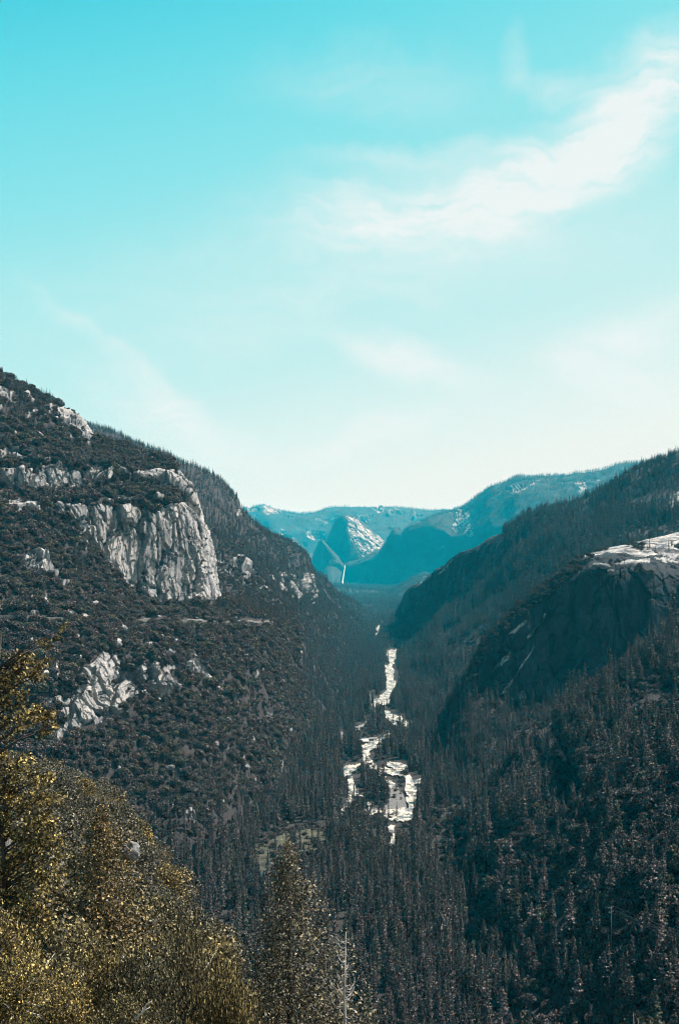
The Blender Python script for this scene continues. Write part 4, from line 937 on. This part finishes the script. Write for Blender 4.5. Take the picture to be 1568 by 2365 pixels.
# fallen bleached branches in the thicket
for (x0, y0, x1, y1, D, rad, lb) in [(312, 2355, 352, 2312, 44, .05, 'pale bleached branch slanting up at the bottom edge of the thicket'), (728, 2117, 754, 2115, 60, .03, ''),]:
    if not lb: continue
    a, b_ = unproj(x0, y0, D), unproj(x1, y1, D); mb = MB()
    m1 = (a * .6 + b_ * .4) + np.array([.05, 0, .03]); m2 = (a * .3 + b_ * .7) + np.array([-.04, .1, .05])
    mb.tube([a, m1, m2, b_], [rad, rad * .85, rad * .6, rad * .3], 6); mb.tube([m1, m1 + np.array([.25, .1, .12])], [rad * .5, rad * .15], 5)
    o = mb.build('dead_branch', M_bleach, None, True); tag(o, lb, 'branch')

# dry bush at the bottom right
p = unproj(1468, 2318, 58); zg = ground_at(p[0], 58); H = p[2] - zg
e = empty('dry_bush', (p[0], 58, zg)); tag(e, 'dry pale bush with bare twigs at the bottom right edge', 'bush')
mb = MB(); r = random.Random(12); tips = []
for k in range(44):
    a = r.uniform(0, 6.28); l = r.uniform(.3, 1.15); hh = H * r.uniform(.65, 1.0) * (1 - .12 * l)
    mb.tube([(0, 0, 0), (math.cos(a) * l * .45, math.sin(a) * l * .45, hh * .6), (math.cos(a) * l, math.sin(a) * l, hh)], [.03, .018, .006], 5)
    tips.append((math.cos(a) * l, math.sin(a) * l, hh))
mb.build('stems', M_bleach, e, True)
C = np.concatenate([np.array(q) + np.random.default_rng(i).normal(size=(26, 3)) * .13 for i, q in enumerate(tips)])
V, Fq = quads(C, .07, None, 8, .6); link('leaves', mesh_np('bush_leaves', V, Fq, M_olive), e)

# ------------------------------------------------------------------ waterfall
M_fall = plain('falling_water', (.40, .44, .46), (.62, .66, .66), .06, .6, .6, 2, .15)
a = unproj(797, 1304, 7960); mb = MB(); pts = []; rad = []
for k in range(13):
    f = k / 12; q = unproj(797 - 7 * f ** 1.2 - .8 * math.sin(3 * f), 1306 + 46 * f, 17500 - 550 * f ** .6); pts.append(q); rad.append(5 + 8 * f + (8 * max(0, f - .7) * 3))
mb.tube(pts, rad, 10); ft = mb.mesh('waterfall', M_fall, True)
tag(link('waterfall', ft), 'thin white waterfall dropping off the shaded far cliff at the head of the valley', 'waterfall')

# ------------------------------------------------------------------ cabin by the river
M_wall = plain('cabin_boards', (.10, .08, .06), (.17, .14, .11), .8, .8, .5, .1)
M_roof = plain('pale_metal_roof', (.52, .50, .47), (.66, .64, .60), .3, .5, .1, .05)
M_trim = plain('pale_trim', (.45, .43, .40), (.55, .53, .50), 1, .7, .1, .02)
m, t, b = nt('dark_window_glass'); b.inputs['Base Color'].default_value = (.02, .03, .04, 1); b.inputs['Roughness'].default_value = .1; M_glass = m
D = yd(1712, 0); p = unproj(839, 1712, D); e = empty('cabin', (p[0], D, -2.3), R(8)); tag(e, 'small pale roofed cabin on posts standing beside the river bend', 'building')
mb = MB(); mb.box((0, 1, 4.2), (15, 8, 4.4)); mb.add([(-7.5, -3, 6.4), (7.5, -3, 6.4), (7.5, 5, 6.4), (-7.5, 5, 6.4), (-7.5, 1, 8.4), (7.5, 1, 8.4)], [(0, 4, 3), (1, 2, 5)]); mb.build('wall', M_wall, e)
mb = MB(); mb.add([(-9, -5.6, 5.6), (9, -5.6, 5.6), (9, 1, 8.9), (-9, 1, 8.9), (9, 6.2, 6.2), (-9, 6.2, 6.2), (-9, -5.6, 5.85), (9, -5.6, 5.85), (9, 1, 9.15), (-9, 1, 9.15), (9, 6.2, 6.45), (-9, 6.2, 6.45)],
    [(0, 3, 2, 1), (3, 5, 4, 2), (6, 7, 8, 9), (9, 8, 10, 11), (0, 1, 7, 6), (5, 11, 10, 4), (0, 6, 9, 3), (3, 9, 11, 5), (1, 2, 8, 7), (2, 4, 10, 8)]); mb.build('roof', M_roof, e)
for x in (-8.2, -4.1, 0, 4.1, 8.2):
    mb = MB(); mb.box((x, -5, 2.9), (.35, .35, 5.6)); mb.build('post', M_trim, e)
mb = MB(); mb.box((0, -4.1, 1.75), (17, 2.0, .3)); mb.build('porch_floor', M_trim, e)
for x in (-4.8, 4.8):
    mb = MB(); mb.box((x, -3.06, 4.3), (2.2, .12, 1.6)); wn = mb.build('window', M_trim, e)
    mb = MB(); mb.box((x, -3.14, 4.3), (1.8, .06, 1.25)); mb.build('pane', M_glass, wn)
mb = MB(); mb.box((0, -3.07, 3.1), (1.3, .14, 2.3)); mb.build('door', M_trim, e)

# ------------------------------------------------------------------ road and guard walls across the left wall
M_gw = plain('pale_stone_wall', (.10, .10, .095), (.36, .35, .33), .08, .9, .8, .2)
rp = [hit('left_valley_wall', x, 1424 + max(0, x) * .02) for x in range(-120, 640, 14)]
rp = np.array(rp); k_ = np.ones(5) / 5
rp = np.stack([np.convolve(np.pad(rp[:, i], 2, 'edge'), k_, 'valid') for i in range(3)], 1)
def ribbon(pts, wdt, th, up):
    mb = MB(); V = []; n = len(pts)
    for i in range(n):
        t_ = pts[min(i + 1, n - 1)] - pts[max(i - 1, 0)]; s_ = np.array([t_[1], -t_[0], 0]); s_ /= np.linalg.norm(s_) + 1e-9
        for a_, z_ in ((-1, 0), (1, 0), (1, -th), (-1, -th)): V.append(pts[i] + s_ * a_ * wdt / 2 + np.array([0, 0, up + z_]))
    f = [(4 * i + a_, 4 * i + (a_ + 1) % 4, 4 * i + 4 + (a_ + 1) % 4, 4 * i + 4 + a_) for i in range(n - 1) for a_ in range(4)]
    f += [(0, 3, 2, 1), (4 * n - 4, 4 * n - 3, 4 * n - 2, 4 * n - 1)]
    mb.add(V, f); return mb
toward = -rp / np.linalg.norm(rp[:, :2], axis=1, keepdims=True); toward[:, 2] = 0
rc_ = rp + toward * 5
tag(ribbon(rc_, 9, 3.5, 1.0).build('hillside_road', M_road), kind='structure')
for (x0, x1, lb) in [(-100, 98, 'long pale guard wall of the cliff road at the left edge'), (332, 396, 'short pale guard wall of the cliff road above the yellow branch tips'), (432, 470, 'short pale guard wall just below the big granite nose'), (548, 628, 'pale guard wall at the right end of the cliff road')]:
    xs_ = np.linspace(x0, x1, max(3, int((x1 - x0) / 12))); pr = np.interp(xs_, np.arange(-120, 640, 14)[:len(rc_)], np.arange(len(rc_)))
    q = np.stack([np.interp(pr, np.arange(len(rc_)), rc_[:, i] + toward[:, i] * 5.2) for i in range(3)], 1)
    o = ribbon(q, .7, 3.2, 2.3).build('guard_wall', M_gw); tag(o, lb, 'wall')

# ------------------------------------------------------------------ power line on the near right slope
M_pole = plain('weathered_pole', (.09, .10, .11), (.16, .17, .18), 2, .8, .4, .03)
M_wire = plain('wire_metal', (.14, .14, .15), (.2, .2, .21), 1, .4, .0, .01)
poles = []
for (x, y, D, lb) in [(1410, 2092, 640, 'wooden power pole with a crossarm standing above the trees of the right slope'), (1720, 2190, 540, 'power pole just beyond the right edge carrying the four wires')]:
    p = unproj(x, y, D); H = 26; e = empty('power_pole', (p[0], D, p[2] - H), R(35)); tag(e, lb, 'power pole')
    mb = MB(); mb.tube([(0, 0, 0), (0, 0, H)], [.24, .16], 8); mb.build('post', M_pole, e, True)
    mb = MB(); mb.box((0, 0, H - 1.0), (4.6, .2, .24)); mb.build('crossarm', M_pole, e)
    mb = MB(); mb.box((0, 0, H - 3.6), (3.8, .2, .24)); mb.build('crossarm', M_pole, e)
    for ox, oz in ((-2.1, -.6), (2.1, -.6), (-1.7, -3.2), (1.7, -3.2)):
        mb = MB(); mb.tube([(ox, 0, H + oz - .2), (ox, 0, H + oz + .25)], [.16, .10], 6); mb.build('insulator', M_trim, e)
    poles.append((p, H))
ca, sa = math.cos(R(35)), math.sin(R(35))
for (ox, oz), lb in zip(((-2.1, -.35), (2.1, -.35), (-1.7, -2.95), (1.7, -2.95)), ('upper left', 'upper right', 'lower left', 'lower right')):
    a, b_ = [pp + np.array([ox * ca, ox * sa, oz]) for pp, _ in poles]
    pts = [a * (1 - f) + b_ * f - np.array([0, 0, 4.5 * 4 * f * (1 - f) * .5]) for f in np.linspace(0, 1, 15)]
    mb = MB(); mb.tube(pts, .045, 4); o = mb.build('power_wire', M_wire); tag(o, 'thin sagging power wire from the %s insulator of the pole on the right slope' % lb, 'wire')

# ------------------------------------------------------------------ loose boulders
M_boul = plain('pale_boulder', (.09, .09, .09), (.26, .255, .25), .4, .9, .9, .4)
def boulder(loc, rad, seed, label, group=None, flat=.8):
    n = 26; th = np.linspace(0, math.pi, 14); ph = np.linspace(0, 2 * math.pi, n, endpoint=False)
    TH, PH = np.meshgrid(th, ph, indexing='ij'); d = np.stack([np.sin(TH) * np.cos(PH), np.sin(TH) * np.sin(PH), np.cos(TH)], -1)
    c1, e1 = worley(d * 1.6 + seed, seed); rr_ = 1 + .35 * (c1 - .5) + .2 * fbm(d * 2 + seed, 3, seed)
    P_ = d * (rr_ * rad)[..., None] * np.array([1.15, 1, flat]); i = np.arange(P_.shape[0] * n).reshape(-1, n)
    j = np.roll(i, -1, 1); q = np.stack([i[:-1], i[1:], j[1:], j[:-1]], -1).reshape(-1, 4)
    o = link('boulder', mesh_np('boulder', P_.reshape(-1, 3), q, M_boul)); o.location = loc; tag(o, label, 'boulder', group)
for k, (x, y, rad) in enumerate([(1366, 1313, 6), (1378, 1309, 8), (1393, 1311, 8), (1408, 1322, 4.5)]):
    boulder(hit('granite_dome', x, y) + np.array([0, -6, 2]), rad, 40 + k, 'pale boulder perched on the brow of the dark dome, %s' % ['leftmost of four', 'tallest, second from the left', 'third from the left', 'small one at the right end'][k], 'boulders on the brow of the dome', .55)
for k, (x, y, rad, sh, lb) in enumerate([(273, 1498, 9, 'left_valley_wall', 'pale boulder on the top lip of the lower left cliff'), (498, 1722, 7, 'left_valley_wall', 'pale pinkish boulder midway down the scrub hillside'), (527, 1668, 7, 'left_valley_wall', 'slanting pale slab in the scrub above the midway boulder'),
    (395, 1780, 7, 'left_valley_wall', 'round pale boulder among round scrub oaks low on the hillside'), (568, 1778, 8, 'left_valley_wall', 'upright pale rock at the upper edge of the dark conifers'), (448, 1830, 6, 'left_valley_wall', 'pale rock among the first conifers below the scrub'),
    (548, 1502, 6, 'left_valley_wall', 'small white rock below the cliff road'), (757, 1698, 7, 'valley_floor', 'pale boulder at the forest edge left of the valley road'), (430, 1822, 6, 'left_valley_wall', 'small grey rock left of the rock among the first conifers')]):
    boulder(hit(sh, x, y) + np.array([0, -4, rad * .3 + 2]), rad * .55, 60 + k, lb)
for k, (x, y, D, rad, lb) in enumerate([(128, 1985, 130, 1.9, 'pale grey boulder between the golden leaf column and the brown conifer'), (300, 1960, 205, 4.0, 'pale upright rock beside the right edge of the brown conifer'), (8, 1945, 150, 2.6, 'pale rock at the left edge behind the golden leaves')]):
    p = unproj(x, y, D); boulder((p[0], D, p[2] - .4), rad * .38, 80 + k, lb, None, 1.1)

# pale green broadleaf trees, bare snags and a fallen log among the dark conifers
PAL = []
for k in range(2):
    V, Fq = round_shape(4.4, 7.5, 1.0, 12, 2600, .8, 240 + k, .85, .3)
    PAL.append((mesh_np('broadleaf_crown', V, Fq, M_pale), trunk_mesh('broadleaf_trunk', 6.5, .26, limbs=4, Rm=4, seed=50 + k)))
r = random.Random(21)
spots = SPOTS
for (x, y) in spots:
    sh_ = 'near_right_slope' if x > 1090 else 'valley_floor'; g = hit(sh_, x, y + 14); s = r.uniform(.7, 1.5)
    lb, gp = ('pale green broadleaf tree among dark conifers at the foot of the right slope', 'pale broadleaf trees on the right') if x > 1090 else ('pale green broadleaf tree on the valley floor, right below the braided river', 'pale broadleaf trees below the river')
    place('broadleaf_tree', PAL[int(x) % 2][0], PAL[int(x) % 2][1], g, r.uniform(0, 6), (s, s, s), lb, 'tree', gp)
for k in range(16):
    x = 600 + k * 9 + r.uniform(-5, 5); y = r.uniform(1915, 1965); g = hit('valley_floor', x, y); s = r.uniform(.4, .8)
    place('broadleaf_tree', PAL[k % 2][0], PAL[k % 2][1], g, r.uniform(0, 6), (s, s, s), 'small pale green tree scattered round the little meadow', 'tree', 'pale trees round the meadow')
for (x, y, H_, tilt, lb) in [(1404, 2175, 9, .05, 'short white snag just below the power pole'), (1148, 2070, 24, .0, 'tall thin grey snag among the pale trees of the right slope'), (1412, 1560, 16, .12, 'leaning white snag high on the near right slope'), (526, 1960, 10, .02, 'short pale snag in the dark conifers left of the meadow')]:
    sh_ = 'near_right_slope' if x > 1090 else 'valley_floor'; g = hit(sh_, x, y + H_ * .8); e = empty('dead_tree', g); tag(e, lb, 'dead tree')
    mb = MB(); mb.tube([(0, 0, -1), (tilt * H_ * .5, 0, H_ * .5), (tilt * H_, 0, H_)], [.5, .38, .12], 7); mb.build('trunk', M_bleach, e, True)
    for j in range(7):
        z = H_ * r.uniform(.4, .9); a = r.uniform(0, 6.28); mb = MB(); mb.tube([(tilt * z, 0, z), (tilt * z + math.cos(a) * 1.6, math.sin(a) * 1.6, z + .8)], [.14, .03], 5); mb.build('branch', M_bleach, e, True)
a = hit('near_right_slope', 1356, 1768) + np.array([0, -6, 7]); b_ = hit('near_right_slope', 1398, 1757) + np.array([0, -6, 8]); mb = MB()
mb.tube([a, a * .5 + b_ * .5 + np.array([0, 0, .5]), b_], [.9, .7, .3], 7); mb.tube([a * .8 + b_ * .2, a * .8 + b_ * .2 + np.array([-2, 0, 4])], [.4, .1], 5)
tag(mb.build('fallen_log', M_bleach), 'large bleached fallen log lying on the near right slope among dark trees', 'log')
# ------------------------------------------------------------------ sun, sky, air, camera
EXPO = 1.0
SUN_AZ, SUN_EL = 66.0, 54.0     # degrees clockwise from the view direction, and above the horizon
sd = Vector((math.sin(R(SUN_AZ)) * math.cos(R(SUN_EL)), math.cos(R(SUN_AZ)) * math.cos(R(SUN_EL)), math.sin(R(SUN_EL))))
sl = bpy.data.lights.new('sun', 'SUN'); sl.energy = 5.0; sl.angle = R(.5); sl.color = (1, .955, .90)
so = bpy.data.objects.new('sun', sl); COL.objects.link(so); so.rotation_euler = (-sd).to_track_quat('-Z', 'Y').to_euler()
so.location = (600, 0, 900)

w = bpy.data.worlds.new('World'); S.world = w; w.use_nodes = True; t = w.node_tree; t.nodes.clear(); L = t.links.new
out = t.nodes.new('ShaderNodeOutputWorld'); bg = t.nodes.new('ShaderNodeBackground'); L(bg.outputs[0], out.inputs[0])
sky = t.nodes.new('ShaderNodeTexSky'); sky.sky_type = 'NISHITA'; sky.sun_disc = False
sky.sun_elevation = R(SUN_EL); sky.sun_rotation = R(SUN_AZ)
tc = t.nodes.new('ShaderNodeTexCoord'); sx = t.nodes.new('ShaderNodeSeparateXYZ'); L(tc.outputs['Generated'], sx.inputs[0])
def M(op, a, b=None, c=None):
    n = t.nodes.new('ShaderNodeMath'); n.operation = op
    for i, v in enumerate((a, b, c)):
        if v is None: continue
        if isinstance(v, bpy.types.NodeSocket): L(v, n.inputs[i])
        else: n.inputs[i].default_value = v
    return n.outputs[0]
u = M('ARCTAN2', sx.outputs[0], sx.outputs[1]); v = M('ARCSINE', sx.outputs[2])
def lin(c): return tuple(((x / 255 + .055) / 1.055) ** 2.4 if x > 10 else x / 3294 for x in c)
K = .5 ** EXPO
def sc(c, k=1.0): return tuple(x * K * k for x in lin(c))
gr = M('ADD', v, M('MULTIPLY', u, -.22))          # slightly deeper blue away from the sun
SKYST = [(-.02, (236, 232, 222)), (.06, (232, 236, 228)), (.12, (218, 235, 230)), (.20, (190, 229, 227)), (.28, (168, 226, 226)), (.38, (135, 220, 226)), (.47, (102, 212, 223)), (.56, (55, 196, 216)), (.70, (34, 120, 150)), (1.0, (36, 62, 88)), (1.2, (34, 50, 74))]
fr = M('DIVIDE', M('ADD', gr, .05), 1.3)
base = ramp(t, fr, [((e + .05) / 1.3, sc(c)) for e, c in SKYST])
# wisps of cirrus, laid out over the dome by bearing and height
uv = t.nodes.new('ShaderNodeCombineXYZ'); L(u, uv.inputs[0]); L(v, uv.inputs[1])
nz = noise(t, uv.outputs[0], 7, 5, .6); sub = t.nodes.new('ShaderNodeVectorMath'); sub.operation = 'SUBTRACT'; L(nz.outputs['Color'], sub.inputs[0]); sub.inputs[1].default_value = (.5, .5, .5)
scl = t.nodes.new('ShaderNodeVectorMath'); scl.operation = 'SCALE'; L(sub.outputs[0], scl.inputs[0]); scl.inputs['Scale'].default_value = .10
wp = t.nodes.new('ShaderNodeVectorMath'); wp.operation = 'ADD'; L(uv.outputs[0], wp.inputs[0]); L(scl.outputs[0], wp.inputs[1])
def azel(px, py):
    d = unproj(px, py, 1000.0) - np.array([0, 0, CAMZ]); d /= np.linalg.norm(d)
    return math.atan2(d[0], d[1]), math.asin(d[2])
BL = [(1490, 235, 300, 110, 38, .72), (1290, 370, 330, 115, 30, .62), (1060, 460, 430, 105, 12, .52), (860, 500, 330, 85, 4, .36), (980, 352, 330, 38, 6, .34),
      (1200, 120, 80, 45, 62, .26), (1300, 170, 110, 45, -10, .40), (940, 830, 200, 60, -22, .85), (1440, 770, 220, 60, 14, .65), (1400, 880, 210, 60, -12, .65),
      (330, 900, 330, 26, -39, .32), (300, 850, 300, 14, -38, .25), (450, 1010, 330, 60, -28, .45), (830, 1018, 230, 38, 14, .70), (650, 620, 800, 200, 14, .22), (860, 180, 330, 90, -6, .22), (1180, 560, 420, 130, 10, .28), (620, 740, 500, 90, 22, .18)]
tot = None
for px_, py_, l_, w_, an, stg in BL:
    a_, e_ = azel(px_, py_)
    mp = t.nodes.new('ShaderNodeMapping'); mp.vector_type = 'TEXTURE'
    mp.inputs['Location'].default_value = (a_, e_, 0); mp.inputs['Rotation'].default_value = (0, 0, R(an)); mp.inputs['Scale'].default_value = (l_ / F, w_ / F, 1)
    L(wp.outputs[0], mp.inputs[0])
    ln = t.nodes.new('ShaderNodeVectorMath'); ln.operation = 'LENGTH'; L(mp.outputs[0], ln.inputs[0])
    mr = t.nodes.new('ShaderNodeMapRange'); mr.interpolation_type = 'SMOOTHSTEP'; L(ln.outputs['Value'], mr.inputs[0])
    mr.inputs[1].default_value = 1.25; mr.inputs[2].default_value = .1; mr.inputs[3].default_value = 0; mr.inputs[4].default_value = stg
    tot = mr.outputs[0] if tot is None else M('ADD', tot, mr.outputs[0])
ms = t.nodes.new('ShaderNodeMapping'); ms.inputs['Rotation'].default_value = (0, 0, R(-25)); ms.inputs['Scale'].default_value = (1, 4.5, 1); L(wp.outputs[0], ms.inputs[0])
n2 = noise(t, ms.outputs[0], 9, 8, .58)
ms2 = t.nodes.new('ShaderNodeMapping'); ms2.inputs['Rotation'].default_value = (0, 0, R(-30)); ms2.inputs['Scale'].default_value = (1, 9, 1); L(wp.outputs[0], ms2.inputs[0])
n3 = noise(t, ms2.outputs[0], 13, 12, .72)
st = M('ADD', M('MULTIPLY_ADD', n2.outputs[0], 1.4, -.95), M('MULTIPLY', n3.outputs[0], 2.3))
cl = M('MINIMUM', M('MULTIPLY', tot, st), 1.0)
col = mixc(t, cl, base.outputs[0], sc((234, 240, 237)))
# a little of the physical sky on top of the graded one
sk = t.nodes.new('ShaderNodeVectorMath'); sk.operation = 'SCALE'; L(sky.outputs[0], sk.inputs[0]); sk.inputs['Scale'].default_value = .004
ad = t.nodes.new('ShaderNodeVectorMath'); ad.operation = 'ADD'; L(col, ad.inputs[0]); L(sk.outputs[0], ad.inputs[1])
L(ad.outputs[0], bg.inputs[0]); bg.inputs[1].default_value = 1.0

HX, HY0, HY1, HZ0, HZ1 = 17000, -480, 45000, -60, 2250
mb = MB(); mb.box((0, (HY0 + HY1) / 2, (HZ0 + HZ1) / 2), (2 * HX, HY1 - HY0, HZ1 - HZ0))
M_haze = bpy.data.materials.new('haze_air'); M_haze.use_nodes = True; t = M_haze.node_tree; t.nodes.clear()
o_ = t.nodes.new('ShaderNodeOutputMaterial'); pv = t.nodes.new('ShaderNodeVolumePrincipled'); t.links.new(pv.outputs[0], o_.inputs['Volume'])
pv.inputs['Color'].default_value = (.0, .70, 1.0, 1); pv.inputs['Density'].default_value = HAZE
pv.inputs['Absorption Color'].default_value = (1, 1, 1, 1); pv.inputs['Anisotropy'].default_value = 0
hz = mb.build('haze', M_haze); tag(hz, kind='stuff'); hz.display_type = 'WIRE'

cam = bpy.data.cameras.new('camera'); co = bpy.data.objects.new('camera', cam); COL.objects.link(co)
co.location = (0, 0, CAMZ); co.rotation_euler = (R(90) + PITCH, 0, 0)
cam.sensor_fit = 'VERTICAL'; cam.angle = 2 * math.atan(1182.5 / F); cam.clip_start = .5; cam.clip_end = 60000
S.camera = co
S.view_settings.view_transform = 'Standard'; S.view_settings.look = 'None'; S.view_settings.gamma = 1; S.view_settings.exposure = EXPO
S.render.engine = 'CYCLES'; S.cycles.use_denoising = True; S.cycles.denoising_input_passes = 'RGB_ALBEDO_NORMAL'; S.cycles.denoising_prefilter = 'FAST'; S.cycles.pixel_filter_type = 'BLACKMAN_HARRIS'; S.cycles.filter_width = 1.1
S.cycles.volume_bounces = 0; S.cycles.max_bounces = 4; S.cycles.diffuse_bounces = 2; S.cycles.glossy_bounces = 1; S.cycles.transmission_bounces = 1
